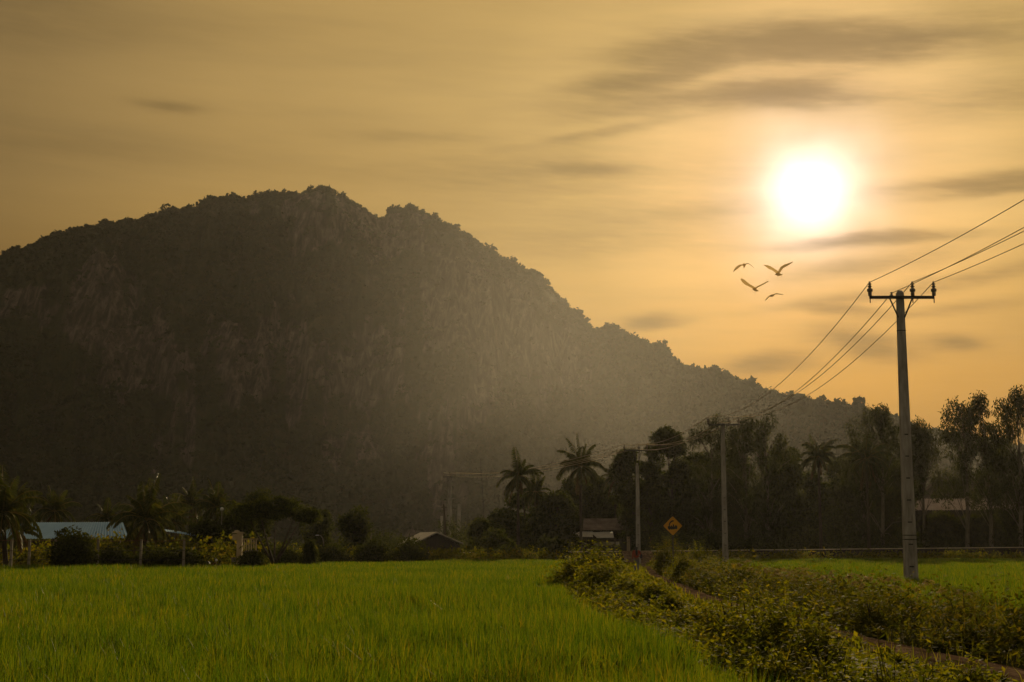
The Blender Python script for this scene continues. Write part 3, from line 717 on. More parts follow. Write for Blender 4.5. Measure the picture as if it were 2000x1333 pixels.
T('dense_tree', 1590, 172, 925, 44, 'dark tree behind the central palm trunk', bare=.05)
T('dense_tree', 1650, 168, 900, 42, 'dark bushy tree behind the drooping palm', bare=.05)
T('eucalyptus_tree', 1722, 148, 786, 50, 'tall open tree left of the nearest power pole', kind='euca', bare=.15)
T('eucalyptus_tree', 1685, 152, 845, 34, 'shorter feathery tree beside the drooping palm', kind='euca', bare=.15)
T('dense_tree', 1740, 166, 890, 50, 'dark tree behind the nearest power pole', bare=.05)
T('eucalyptus_tree', 1803, 150, 818, 38, 'pointed feathery tree right of the nearest power pole', kind='euca', bare=.45)
T('eucalyptus_tree', 1888, 148, 772, 44, 'tall see-through tree above the tiled house roof', kind='euca', bare=.40, nl=130)
T('eucalyptus_tree', 1935, 146, 768, 40, 'tall open tree second from the right edge', kind='euca', bare=.40, nl=130)
T('eucalyptus_tree', 1992, 142, 757, 48, 'tallest feathery tree at the right edge', kind='euca', bare=.15)
T('eucalyptus_tree', 1965, 150, 860, 40, 'lower drooping tree in front of the right edge trees', kind='euca', bare=.1, nl=210)
T('eucalyptus_tree', 2060, 146, 800, 44, 'feathery tree just past the right edge', kind='euca', bare=.15)
T('dense_tree', 1840, 150, 1006, 34, 'low dark tree under the pink awning', bare=.03)
T('dense_tree', 1905, 150, 1010, 40, 'low dark tree before the house at the far right', bare=.03)
T('dense_tree', 1980, 148, 1000, 44, 'low dark tree at the right edge beside the railway', bare=.03)
palm(1604, 145, 893, 44, 'upright palm standing out left of the tall open tree')
palm(1698, 143, 898, 54, 'drooping palm with long fronds left of the tall open tree', low=-.7)
# trees in the middle
palm(1012, 150, 930, 46, 'left hand palm of the middle clump with shaggy hanging fronds', low=-.9, nf=26)
palm(1046, 156, 962, 38, 'lower palm between the two tall middle palms', low=-.7)
palm(1135, 150, 912, 50, 'tallest palm of the middle clump beside the tin roofed house', low=-.6, nf=30)
palm(1203, 165, 935, 32, 'small palm half hidden by the dense tree at the third pole')
T('dense_tree', 1082, 153, 965, 46, 'broad dark tree under the tallest middle palm', bare=.22)
T('dense_tree', 1160, 172, 935, 44, 'dark tree over the left end of the tin roofed house', bare=.35)
T('dense_tree', 1060, 154, 1000, 40, 'dark bushy tree under the two left middle palms', bare=.03)
T('dense_tree', 985, 158, 990, 34, 'hazy rounded tree at the left side of the middle clump', bare=.03)
T('dense_tree', 950, 170, 1015, 28, 'small pale hazy tree right of the distant poles', bare=.03)
T('dense_tree', 1080, 128.0, 1048, 24, 'low bushy tree in front of the middle clump beside the railway', bare=.03)
T('dense_tree', 960, 128, 1040, 40, 'wide low bush tree at the field edge left of the middle clump', bare=.0)
T('dense_tree', 1128, 167, 938, 48, 'tall dark tree behind the tallest middle palm and the tin roofed house', bare=.1)
T('dense_tree', 1022, 160, 962, 34, 'dark tree behind the left hand palm of the middle clump', bare=.03)
T('dense_tree', 1082, 168, 985, 36, 'hazy dark tree between the tall middle palms', bare=.03)
T('dense_tree', 1192, 170, 968, 30, 'dark tree filling the gap left of the third power pole', bare=.1)
# trees to the left
palm(2, 84, 1003, 92, 'big palm at the left edge with fronds over the blue roof', nf=30, low=-.75, base_px=15)
palm(102, 122, 1000, 48, 'palm rising behind the left half of the blue roof')
palm(205, 132, 1015, 36, 'small palm behind the middle of the blue roof')
palm(283, 90, 1018, 74, 'spreading short palm at the right end of the blue roof', nf=30, low=-.55)
palm(335, 118, 1020, 44, 'low palm just right of the spreading short palm')
palm(372, 150, 985, 40, 'pale distant palm behind the lean-to')
palm(422, 104, 992, 44, 'upright dark palm behind the gate pillar', nf=28)
palm(20, 125, 985, 40, 'palm half hidden behind the big left edge palm')
palm(40, 92, 1040, 55, 'low young palm bending over the left fence', nf=12, low=-.3)
T('dense_tree', 155, 140, 1012, 26, 'dark round tree behind the blue roof', bare=.03)
T('dense_tree', 240, 138, 1010, 26, 'dark tree behind the right end of the blue roof', bare=.03)
T('broad_tree', 536, 90, 962, 84, 'flat topped spreading tree with forked trunk at the field edge', kind='flat', nl=1)
T('dense_tree', 497, 112, 958, 24, 'dark tree top rising behind the flat topped tree', bare=.2)
T('dense_tree', 455, 100, 985, 34, 'dark bushy tree behind the cream gate pillar', bare=.1)
T('dense_tree', 398, 98, 1020, 34, 'dark bushy tree between the lean-to and the gate', bare=.02)
T('conical_tree', 604, 93, 1058, 22, 'small dark cone shaped tree right of the flat topped tree', kind='cone')
T('slender_tree', 693, 122, 996, 22, 'thin isolated tree with a small crown at the field edge', bare=.45, nl=150)
T('dense_tree', 138, 79, 1034, 30, 'round clipped dark bush tree before the blue roof', bare=.02, nl=420)
T('dense_tree', 620, 140, 1000, 30, 'pale hazy tree behind the cone shaped tree', bare=.05)
for (a, b, c, d, l) in ((735, 114, 1048, 22, 'dark bush left of the dark gabled hut'), (790, 116, 1044, 24, 'bush at the left corner of the dark gabled hut'), (560, 100, 1062, 24, 'low bush under the flat topped tree'),
        (494, 84, 1066, 12, 'dark green bush beside the cream gate pillar'), (652, 112, 1064, 26, 'low scrubby bush left of the thin isolated tree'), (1000, 122, 1062, 24, 'bush on the field edge below the left middle palm'),
        (225, 82, 1066, 26, 'dark bush under the spreading short palm'), (310, 83, 1064, 28, 'dark bush between the last two fence posts'), (370, 84, 1066, 22, 'dark bush right of the last fence post')):
    T('field_bush', a, b, c + 5, d * 1.35, l, cat='bush', bare=.0, nl=210)

# low growth behind the railway and along the field edge
rng = np.random.default_rng(77)
def thicket(y0f, xs, hs, label, mat='tree_leaf', dens=1.0):
    mb = MB(); n = int((xs[1] - xs[0]) * 2.6 * dens)
    x = rng.uniform(xs[0], xs[1], n); y = y0f(x) + rng.uniform(0, 7, n); h = hs * (.35 + 1.1 * fbm(x * .22, y * .2, 0, 3, 17))
    for i in range(n):
        k = int(30 * h[i]) + 30; r = .8 + .25 * h[i]
        d = rdirs(rng, k) * (rng.uniform(.3, 1.1, k) * r)[:, None]; c = np.array([x[i], y[i], 0]); P = c + d; P[:, 2] = np.abs(P[:, 2] * .7) + rng.uniform(0, 1, k) * h[i] * .85
        D = unit(rng.normal(size=(k, 3)) + [0, 0, .25]); mb.leaves(P, D, perp(rng, D), rng.uniform(.18, .42, k), rng.uniform(.10, .2, k), fold=.06)
    tag(mb.build('thicket', M[mat]), label, None, None, 'stuff')
thicket(lambda x: 146 + 0 * x, (15, 66), 2.9, 'dark thicket under the tall trees right of the path', dens=2.2)
thicket(lambda x: 158 + 0 * x, (15, 42), 7.0, 'dark thicket deep between the tall tree trunks', dens=2.6)
thicket(lambda x: 158 + 0 * x, (42, 72), 3.6, 'dark thicket below the pink awning', dens=2.6)
thicket(lambda x: 176 + 0 * x, (-8, 16), 5.5, 'dark thicket behind the tin roofed house', dens=2.0)
thicket(lambda x: 116 + 0 * x, (-22, 4), 1.25, 'low scrub between the field edge and the hut', 'weed_dark', dens=2.2)
thicket(lambda x: 88 + 0 * x, (-40, -17), 1.9, 'scrub behind the fence and the blue roofed shed', 'weed_dark', dens=1.8)
thicket(lambda x: 150 + 0 * x, (-62, 4), 2.6, 'hazy scrub line far behind the sheds and the hut', dens=1.6)
thicket(lambda x: 128.6 + 0 * x, (13, 62), .75, 'rough dark grass at the foot of the railway embankment', 'weed_dark', dens=2.2)
# ------------------------------------------------------------------ power poles and wires
def insulator(root, x, y, z, s=1.0):
    i = MB(); i.lathe((x, y, z), [(0.0, 0), (.055 * s, 0), (.06 * s, .10 * s), (.05 * s, .12 * s), (.085 * s, .13 * s), (.085 * s, .21 * s), (.045 * s, .22 * s), (.04 * s, .27 * s), (.075 * s, .28 * s), (.035 * s, .31 * s), (.035 * s, .34 * s), (.068 * s, .35 * s), (.03 * s, .38 * s), (.03 * s, .43 * s), (.0, .44 * s)], 10)
    i.lathe((x, y, z - .22 * s), [(0, 0), (.02, .02), (.02, .22 * s)], 6)
    return i.build('insulator', M['porcelain'], root, smooth=True)
def pole(px, Y, topy, label, wb, wt, arm=None, z0=0.0, dz=None, step=.78, slot_bars=True, base_py=1100, group='concrete power poles'):
    """tapered concrete pole: two flanges with a recessed web between them and dark bars drawn for the shaded slots"""
    Xb = gx(px, Y, base_py); H = gz(topy, Y, px) - z0
    root = thing('power_pole', (Xb, Y, z0), label, 'power pole', group)
    def w(z): return wb + (wt - wb) * z / H
    s = MB(); zs = [-.05]; z = .55
    top_solid = H * .42
    while slot_bars and z < H - top_solid: zs += [z, z + .075]; z += step
    zs += [H - top_solid * (1 if slot_bars else 2)]
    D = .62
    def seg(z0_, z1, x0f, x1f, y0f, y1f):       # a block whose faces follow the taper
        v = []
        for zz in (z0_, z1):
            a = w(zz); v += [(x0f * a, y0f * a, zz), (x1f * a, y0f * a, zz), (x1f * a, y1f * a, zz), (x0f * a, y1f * a, zz)]
        s.add(v, [[0, 3, 2, 1], [4, 5, 6, 7], [0, 1, 5, 4], [1, 2, 6, 5], [2, 3, 7, 6], [3, 0, 4, 7]])
    zt = zs[-1]
    for a, b in ((-.5, -.27), (.27, .5)): seg(-.05, zt, a, b, -.31, .31)
    seg(-.05, zt, -.27, .27, -.245, .20)
    seg(zt, H - .10, -.5, .5, -.31, .31)
    a = w(H) * .5; b = a * .62
    s.add([(-a, -b, H - .10), (a, -b, H - .10), (a, b, H - .10), (-a, b, H - .10), (-a * .55, -b * .5, H), (a * .55, -b * .5, H), (a * .55, b * .5, H), (-a * .55, b * .5, H)], [[4, 5, 6, 7], [0, 1, 5, 4], [1, 2, 6, 5], [2, 3, 7, 6], [3, 0, 4, 7]])
    s.build('shaft', M['concrete'], root)
    if slot_bars:
        z = .95
        while z < zt - .2:
            a = w(z); e = MB(); e.box((.02 * a, -.262 * a, z), (a * .36, .022, .045)); e.build('slot_shade_bar', M['steel'], root); z += step  # dark bars stand in for the shade inside the pole's slots
    pts = {}
    if arm:
        za, x0, x1, ya, ins, spool, br = arm
        # crossarm runs from (x0, -ya/2) to (x1, +ya/2) so its bearing may turn
        ang = atan2(ya, x1 - x0); L = math.hypot(x1 - x0, ya); cx = (x0 + x1) / 2
        off = -w(za) * .31 - .05
        c = MB(); c.box((cx, off, za), (L, .09, .012), rz=ang); c.box((cx, off - .04, za - .055), (L, .012, .11), rz=ang); c.build('crossarm', M['steel'], root)
        def on(xx): return np.array([xx, off + ya * (xx - cx) / max(x1 - x0, .01), za + .01])
        for xx in ins:
            p = on(xx); insulator(root, *p, s=1.22); pts[len(pts)] = p + [0, 0, .50]
        if spool is not None:
            p = on(spool); q = MB(); q.lathe(p, [(0, 0), (.06, 0), (.03, .05), (.03, .09), (.06, .13), (.0, .14)], 8); q.build('spool_insulator', M['porcelain'], root); pts['s'] = p + [0, 0, .10]
        for sx in (-1, 1):
            b_ = MB(); zb = za - br[1]; b_.tube([[sx * br[0], off, za - .1], [sx * w(zb) * .42, off * .8, zb]], .028, 4); b_.build('brace', M['steel'], root)
    return root, {k: np.array(root.location) + v for k, v in pts.items()}

P1, W1 = pole(1779, 51, 568, 'nearest and tallest concrete power pole standing in the right rice field', .46, .25, (gz(580, 51, 1760), -1.16, 1.20, 0, (-1.12, .43, 1.20), -.33, (.40, .78)), base_py=1118)
for zz_ in (1.9, 2.05, 9.4):
    w_ = .46 + (.25 - .46) * zz_ / gz(568, 51, 1760); b_ = MB(); b_.box((0, 0, zz_), (w_ + .012, w_ * .62 + .012, .03)); b_.build('clamp_band', M['steel'], P1)
P2, W2 = pole(1417, 98, 826, 'second concrete power pole standing left of the central palm', .40, .24, (gz(829, 98, 1413), -1.00, 1.10, 0, (-1.00, .42, 1.10), -.28, (.36, .6)), step=.8)
P3, W3 = pole(1247, 124, 905, 'third concrete power pole directly behind the walking person', .42, .26, (gz(879, 124, 1240), -1.15, .95, -.4, (-1.1, .12, .82), -.25, (.38, 1.1)), step=.85)
P4, W4 = pole(877, 186, 932, 'hazy distant power pole with a long crossarm above the dark gabled hut', .62, .40, (gz(931, 186, 877), -.9, .9, -1.4, (-.8, .15, .85), -.3, (.3, .6)), slot_bars=False)
for (px, Y, ty, l, w_) in ((896, 205, 984, 'short distant concrete pole right of the hazy crossarm pole', .60), (862, 230, 1008, 'farthest short pale pole left of the hazy crossarm pole', .52), (881, 215, 1014, 'thin pale pole touching the right side of the hazy crossarm pole', .42)):
    pole(px, Y, ty, l, w_, w_ * .7, None, slot_bars=False)
# the shaft of the third pole ends below its fork
f = MB(); H3 = gz(905, 124, 1244)
for sx in (-1, 1): f.tube([[sx * .09, -.05, H3 - .3], [sx * .20, -.17, gz(879, 124, 1240) - .02]], .035, 5)
f.build('fork', M['steel'], P3)
# a pole nearer than the photograph's edge carries the wires on
P0, W0 = pole(5200, 4.5, 400, 'power pole beside the camera just outside the right edge', .46, .25, None) if False else (None, None)
X0, Y0, Z0 = 14.4, -1.0, W1[0][2] + .1
P0 = thing('power_pole', (X0, Y0, 0), 'power pole outside the right edge that carries the wires on', 'power pole', 'concrete power poles')
s = MB(); s.box((0, 0, Z0 / 2 - .3), (.42, .28, Z0 - .4), taper=.62); s.build('shaft', M['concrete'], P0)
c = MB(); c.box((0, -.22, Z0 - .42), (2.5, .09, .1)); c.build('crossarm', M['steel'], P0)
for xx in (-1.12, .43, 1.2): insulator(P0, xx, -.22, Z0 - .37)
W0 = {0: np.array([X0 - 1.12, Y0 - .2, Z0]), 1: np.array([X0 + .43, Y0 - .2, Z0]), 2: np.array([X0 + 1.2, Y0 - .2, Z0]), 's': np.array([X0 - .33, Y0 - .2, Z0 + .05])}
def span(mb, a, b, sag, r):
    t = np.linspace(0, 1, 34)[:, None]; p = a * (1 - t) + b * t; p[:, 2] -= 4 * sag * (t * (1 - t))[:, 0]; mb.tube(p, r, 5, cap=False)
for k, lab in ((0, 'power wire on the left insulators of the crossarms'), ('s', 'lower power wire on the small spools left of the pole tops'), (1, 'power wire on the middle insulators just right of the pole tops'), (2, 'power wire on the right hand insulators of the crossarms')):
    mb = MB(); span(mb, W0[k], W1[k], .92, .013); span(mb, W1[k], W2[k], 1.35, .016); span(mb, W2[k], W3[k], .75, .020); span(mb, W3[k], W4[k], 1.0, .022)
    tag(mb.build('power_wire', M['wire'], smooth=True), lab, 'wire', 'power wires')
mb = MB(); e = at(560, 960, 330); span(mb, W4['s'] - [0, 0, .6], e, 3.0, .011); tag(mb.build('power_wire', M['steel']), 'faint far wire leaving the hazy crossarm pole to the left', 'wire', 'power wires')

# wooden post beside the hut, mast, street light, white post
r = thing('wooden_post', (gx(871, 160), 160, 0), 'dark wooden post rising behind the hut roof beside the hazy pole', 'post')
s = MB(); s.tube([[0, 0, 0], [-.25, 0, gz(985, 160)]], [.17, .12], 8); s.build('shaft', M['wood'], r)
s = MB(); s.box((-.2, -.1, gz(985, 160) - .35), (.7, .08, .1)); s.build('crossbar', M['wood'], r)
r = thing('radio_mast', (gx(948, 178), 178, 0), 'thin leaning dark mast left of the middle palms', 'mast')
s = MB(); s.tube([[0, 0, 0], [-.2, 0, 6], [-.65, 0, gz(896, 178)]], [.07, .05, .03], 5); s.build('shaft', M['steel'], r)
s = MB(); s.box((-.5, 0, gz(905, 178)), (.7, .03, .03)); s.build('antenna', M['steel'], r)
r = thing('street_light', (gx(632, 124), 124, 0), 'curved arm street light right of the cone shaped tree', 'street light')
s = MB(); zt = gz(1046, 124); s.tube([[0, 0, 0], [0, 0, zt - .7], [-.10, 0, zt - .25], [-.3, 0, zt], [-.5, 0, zt + .02]], [.05, .045, .04, .035, .03], 6); s.build('shaft', M['post'], r)
s = MB(); s.box((-.58, 0, zt + .01), (.30, .14, .06), taper=.8); s.build('lamp_head', M['white'], r)
r = thing('marker_post', (gx(724, 128), 128, 0), 'slim white post left of the dark gabled hut', 'post')
s = MB(); s.tube([[0, 0, 0], [0, 0, gz(1032, 128)]], [.07, .06], 8); s.build('shaft', M['post'], r)
s = MB(); s.lathe((0, 0, gz(1032, 128)), [(.06, 0), (.075, .03), (.0, .10)], 8); s.build('cap', M['white'], r)
r = thing('globe_lamp', (gx(431, 99), 99, 0), 'small pale globe lamp between the upright dark palm and the flat topped tree', 'lamp')
s = MB(); zt = gz(995, 99); s.tube([[0, 0, 0], [0, 0, zt - .12]], [.05, .035], 6); s.build('shaft', M['post'], r)
s = MB(); s.lathe((0, 0, zt - .12), [(0, 0), (.07, .02), (.12, .08), (.13, .13), (.11, .20), (.05, .25), (0, .26)], 12); s.build('globe', M['white'], r, smooth=True)

# ------------------------------------------------------------------ railway sign
def flat_poly(name, pts, y, th, mat, parent):
    me = bpy.data.meshes.new(name); n = len(pts)
    v = [(x, y, z) for x, z in pts] + [(x, y + th, z) for x, z in pts]
    f = [list(range(n)), list(range(2 * n - 1, n - 1, -1))] + [[i, i + n, (i + 1) % n + n, (i + 1) % n] for i in range(n)]
    me.from_pydata(v, [], f); me.materials.append(mat); me.update()
    import bmesh
    bm = bmesh.new(); bm.from_mesh(me); bmesh.ops.recalc_face_normals(bm, faces=bm.faces); bm.to_mesh(me); bm.free()
    o = bpy.data.objects.new(name, me); COL.objects.link(o); o.parent = parent; return o
M['sign_yellow'] = simple('sign_yellow', (.60, .27, .010), (.66, .31, .016), 3, .45, .3)
M['sign_black'] = simple('sign_black', (.010, .010, .010), (.018, .016, .014), 3, .5, .3)
YS = 75.0; sc = YS / FPX; zc = gz(1027.5, YS, 1314); Xs = gx(1314, YS, 1028)
r = thing('warning_sign', (Xs, YS, 0), 'yellow diamond railway crossing sign with black steam locomotive symbol', 'road sign')
def dia(h, rr=.12):
    p = []
    for k in range(4):
        a = k * pi / 2 + pi / 2; c_ = np.array([cos(a), sin(a)]) * (h - rr * 1.414)
        for j in (-1, -.5, 0, .5, 1): p.append((c_[0] + rr * cos(a + j * pi / 4), c_[1] + rr * sin(a + j * pi / 4)))
    return p
hd_ = 19.8 * sc
def zz(pl): return [(x, z + zc) for x, z in pl]
flat_poly('edge', zz(dia(hd_, .07)), 0, .02, M['sign_black'], r)
flat_poly('panel', zz(dia(hd_ - .028, .06)), -.006, .005, M['sign_yellow'], r)
def pic(pl): return [((x - 1000) / 9.52 * sc, (355 - y) / 9.52 * sc + zc) for x, y in pl]
pg = [(936, 362), (926, 335), (932, 310), (948, 285), (970, 262), (995, 252), (1020, 256), (1022, 272), (1000, 280), (978, 288), (962, 305), (950, 322), (946, 345), (948, 362)]
lo = [(905, 372), (922, 356), (936, 352), (952, 366), (962, 366), (966, 348), (984, 348), (988, 366), (1000, 366), (1000, 328), (1024, 328), (1026, 362), (1040, 368), (1044, 344), (1074, 350), (1084, 372), (1084, 404), (1060, 420), (1040, 408), (1020, 424), (1000, 408), (985, 430), (962, 410), (945, 430), (922, 416), (908, 398)]
flat_poly('locomotive_symbol', pic(lo), -.012, .004, M['sign_black'], r); flat_poly('smoke_symbol', pic(pg), -.012, .004, M['sign_black'], r)
s = MB(); s.tube([[0, .05, -.02], [0, .05, zc + .25]], .035, 8); s.build('post', M['steel'], r)

# ------------------------------------------------------------------ railway
ex = np.linspace(-42, 78, 60)
def rz_(x): return np.interp(x, [-40, 0, 24, 50, 80], [.95, 1.16, 1.40, 1.66, 1.75])
sec = [(-4.6, -.05), (-3.9, .12), (-2.2, .80), (-1.5, 1.0), (1.5, 1.0), (2.4, .75), (4.6, -.05)]
RY = 136.0
V = []; rg = np.random.default_rng(5)
for x in ex:
    for (dy, hh) in sec: V.append((x, RY + dy + rg.normal(0, .08), (rz_(x) - .14) * hh + (rg.normal(0, .03) if 0 < hh < 1 else 0)))
q = [[i * 7 + j, (i + 1) * 7 + j, (i + 1) * 7 + j + 1, i * 7 + j + 1] for i in range(59) for j in range(6)]
mb = MB(); mb.add(V, q); tag(mb.build('railway_embankment', M['ballast']), 'dark gravel embankment carrying the railway across the plain', None, None, 'structure')
r = thing('railway_track', (0, RY, 0), 'single railway track with a shining rail on the embankment', 'railway track')
for sy in (-.5, .5):
    mb = MB(); p = np.array([(x, sy, rz_(x) - .06) for x in ex]); mb.tube(p, .038, 6); mb.build('rail', M['wire'], r)
mb = MB()
for x in np.arange(-41, 77, .62): mb.box((x, 0, rz_(x) - .15), (.24, 1.9, .10))
tag(mb.build('sleepers', M['wood'], r), None, None, None, 'stuff')
# earth ramp where the path climbs to the crossing
mb = MB(); a = [(pathx(y) + s_ * (1.4), y, z) for y, z in ((122, .0), (129, .55), (134.3, rz_(11.2) - .02), (137.7, rz_(11.2) - .02), (143, .1)) for s_ in (-1, 1)]
mb.add(a, [[2 * i, 2 * i + 1, 2 * i + 3, 2 * i + 2] for i in range(4)]); tag(mb.build('crossing_ramp', M['path']), 'earth ramp of the path over the railway', None, None, 'structure')
M['tin_faded'] = simple('faded_brown_tin', (.12, .085, .065), (.26, .20, .155), .9, .8, .05)
# ------------------------------------------------------------------ buildings
def corr(mb, A, B, Cc, Dd, n, amp, mi=0):
    """corrugated sheet: A-B lower edge, D-C upper edge, n waves"""
    k = n * 4 + 1; t = np.linspace(0, 1, k)[:, None]; lo = A * (1 - t) + B * t; hi = Dd * (1 - t) + Cc * t
    nn = unit(np.cross(B - A, Dd - A)); wv = (np.sin(np.arange(k) * pi / 2) * amp)[:, None] * nn
    v = np.stack([lo + wv, hi + wv], 1).reshape(-1, 3)
    mb.add(v, [[2 * i, 2 * i + 2, 2 * i + 3, 2 * i + 1] for i in range(k - 1)], mi=mi)
def rel(px, py, Y, o): return at(px, py, Y) - np.array(o)
def post_(root, x, y, z0, z1, w_=.12, mat='wood', name='post'):
    s = MB(); s.box((x, y, (z0 + z1) / 2), (w_, w_, z1 - z0)); return s.build(name, M[mat], root)

# blue roofed shed
o = (gx(140, 104), 104, 0); r = thing('shed', o, 'long low shed with blue grey corrugated roof behind the left fence', 'shed')
mb = MB(); corr(mb, rel(-25, 1053, 101, o), rel(252, 1052, 101, o), rel(240, 1020, 107, o), rel(45, 1021, 107, o), 46, .022); mb.build('roof', M['tin_blue'], r)
mb = MB(); corr(mb, rel(240, 1020.5, 107.05, o), rel(45, 1021.5, 107.05, o), rel(20, 1050, 113, o), rel(250, 1050, 113, o), 40, .022); mb.build('rear_roof', M['tin_blue'], r)
mb = MB(); mb.box((0, 2.9, 1.05), (8.6, .12, 2.1)); mb.build('rear_wall', M['wall_dark'], r)
mb = MB(); mb.box((rel(84, 1080, 102.5, o)[0], -1.4, .65), (1.6, .1, 1.3)); mb.build('half_wall', M['wall_grey'], r)
for px in (-10, 45, 107, 170, 232): post_(r, rel(px, 1080, 101.6, o)[0], -2.3, 0, 2.1)
# lean-to
o = (gx(345, 98), 98, 0); r = thing('lean_to', o, 'dark lean-to with a thin sloping grey roof right of the spreading short palm', 'shed')
mb = MB(); A, B = rel(308, 1036, 97, o), rel(388, 1048, 97, o); C_, D_ = rel(386, 1044, 101, o), rel(308, 1032, 101, o); corr(mb, A, B, C_, D_, 16, .02); mb.build('roof', M['tin_blue'], r)
mb = MB(); mb.box((0, 2.6, .95), (2.5, .1, 1.9)); mb.build('rear_wall', M['wall_dark'], r)
for px in (312, 382): post_(r, rel(px, 1080, 97.4, o)[0], -.5, 0, 2.2)
# fence of posts and wires
FY = 80.6; r = thing('fence', (gx(190, FY), FY, 0), 'wire fence on pale concrete posts along the left edge of the rice', 'fence')
proto = None
for px in (22, 57, 107, 191, 275, 359):
    s = MB(); s.box((0, 0, 1.02), (.14, .12, 2.05), taper=.85)
    if proto is None: proto = s.build('post', M['post'], r); p_ = proto
    else: p_ = proto.copy(); COL.objects.link(p_)
    p_.parent = r; p_.location = (gx(px, FY) - gx(190, FY), 0, 0)
for k, z in enumerate((2.0, 1.45, .95)):
    s = MB(); x0, x1 = gx(-80, FY) - gx(190, FY), gx(362, FY) - gx(190, FY); t = np.linspace(0, 1, 30)
    s.tube(np.stack([x0 + (x1 - x0) * t, 0 * t - .07, z - .05 * np.abs(np.sin(t * 16))], 1), .012, 4); s.build('wire', M['rust_red' if k == 0 else 'steel'], r)
# gate pillar and slatted fence
GY = 88; o = (gx(466, GY), GY, 0); r = thing('gate_pillar', o, 'cream painted gate pillar with a domed cap at the edge of the rice', 'pillar')
zt = gz(1042, GY); s = MB(); s.box((0.06, 0, zt / 2), (.30, .42, zt)); s.build('shaft', M['wall_cream'], r)
s = MB(); s.box((-.14, 0, zt - .22), (.46, .36, .34)); s.build('side_block', M['wall_cream'], r)
s = MB(); s.box((-.06, 0, zt + .04), (.66, .5, .08)); s.lathe((-.14, 0, zt + .08), [(.20, 0), (.17, .06), (.10, .10), (0, .12)], 12); s.build('cap', M['wall_cream'], r)
s = MB(); s.box((-.26, .05, .5), (.34, .1, 1.0)); s.build('low_wall', M['wall_grey'], r)
o = (gx(488, 90), 90, 0); r = thing('slatted_fence', o, 'cream slatted fence panel right of the gate pillar', 'fence')
z1, z0_ = gz(1052, 90), gz(1072, 90)
for k in range(6):
    s = MB(); s.box(((k - 2.5) * .15, 0, (z1 + z0_) / 2 - .1), (.06, .05, z1 - z0_ + .1)); s.build('slat', M['wall_cream'], r)
s = MB(); s.box((0, .04, z1 - .04), (1.0, .04, .07)); s.build('top_rail', M['wall_cream'], r)
s = MB(); s.box((0, .04, (z0_ - .1) / 2), (1.0, .1, z0_ - .1)); s.build('low_wall', M['wall_grey'], r)
# parked motorbike beside the gate
o = (gx(408, 86), 86, 0); r = thing('motorbike', o, 'small dark motorbike parked left of the gate pillar', 'motorbike')
for sx in (-.58, .58):
    w_ = MB(); a = np.linspace(0, 2 * pi, 21); w_.tube(np.stack([sx + .27 * np.cos(a), 0 * a, .30 + .27 * np.sin(a)], 1), .045, 6, cap=False); w_.tube([[sx, -.05, .3], [sx, .05, .3]], .06, 8); w_.build('wheel', M['sign_black'], r)
s = MB(); s.tube([[-.58, 0, .3], [-.3, 0, .55], [.1, 0, .45], [.42, 0, .75], [.58, 0, .3]], [.03, .05, .07, .04, .03], 6); s.build('frame', M['rust_red'], r)
s = MB(); s.box((-.25, 0, .72), (.68, .22, .10), taper=.8); s.build('saddle', M['sign_black'], r)
s = MB(); s.tube([[.40, -.28, .98], [.36, 0, .92], [.40, .28, .98]], .02, 5); s.build('handlebar', M['steel'], r)
s = MB(); s.lathe((.46, 0, .80), [(0, -.02), (.07, .0), (.08, .06), (.03, .12), (0, .12)], 10); s.build('headlight', M['white'], r)

# dark gabled hut
HY = 150; o = (gx(853, HY), HY, 0); r = thing('hut', o, 'dark low hut with gable towards the field and a pale left roof edge', 'hut')
pk = rel(853, 1041, HY, o); le = rel(798, 1068, HY, o); re = rel(905, 1063, HY, o)
m_ = MB(); dv = np.array([-2.2, 7.0, 0])
for a, b in ((le, pk), (pk, re)):
    up = np.array([0, 0, .10]); m_.add([a, b, b + dv, a + dv, a + up, b + up, b + dv + up, a + dv + up], [[0, 1, 2, 3], [4, 7, 6, 5], [0, 4, 5, 1], [1, 5, 6, 2], [2, 6, 7, 3], [3, 7, 4, 0]])
m_.build('roof', M['tin_pale'], r)
me = MB(); off = np.array([0, .35, -.06]); wl = [np.array([le[0] + .45, 0, 0]), np.array([re[0] - .35, 0, 0]), re + [-.35, 0, -.1], pk, le + [.45, 0, .15]]
v = [np.array(q_) + off for q_ in wl]; me.add(v, None, [[0, 1, 2], [0, 2, 3], [0, 3, 4]]); me.build('gable_wall', M['wall_dark'], r)
me = MB(); me.box((le[0] / 2 + re[0] / 2 - 2, 6.6, .9), (5, .1, 1.8)); me.build('rear_wall', M['wall_dark'], r)
# tin roofed house in the middle
HY = 158; o = (gx(1180, HY), HY, 0); r = thing('house', o, 'old house with rusty brown roof and torn pale tin awnings among the middle trees', 'house')
m_ = MB(); corr(m_, rel(1138, 1036, HY, o), rel(1233, 1036, HY, o), rel(1226, 1013, HY + 4, o), rel(1140, 1013, HY + 4, o), 30, .03); m_.build('roof', M['tin_faded'], r)
m_ = MB(); m_.box((0.1, 4.2, gz(1036, HY) / 2), (5.2, .15, gz(1036, HY))); m_.build('rear_wall', M['wall_dark'], r); m_ = MB(); m_.box((.3, .7, gz(1052, HY) / 2), (4.8, .12, gz(1052, HY) - .1)); m_.build('wall', M['wall_dark'], r)
m_ = MB(); corr(m_, rel(1113, 1048, HY - 1.5, o), rel(1158, 1049, HY - 1.5, o), rel(1158, 1038, HY + .3, o), rel(1112, 1039, HY + .3, o), 14, .03); m_.build('awning', M['tin_pale'], r)
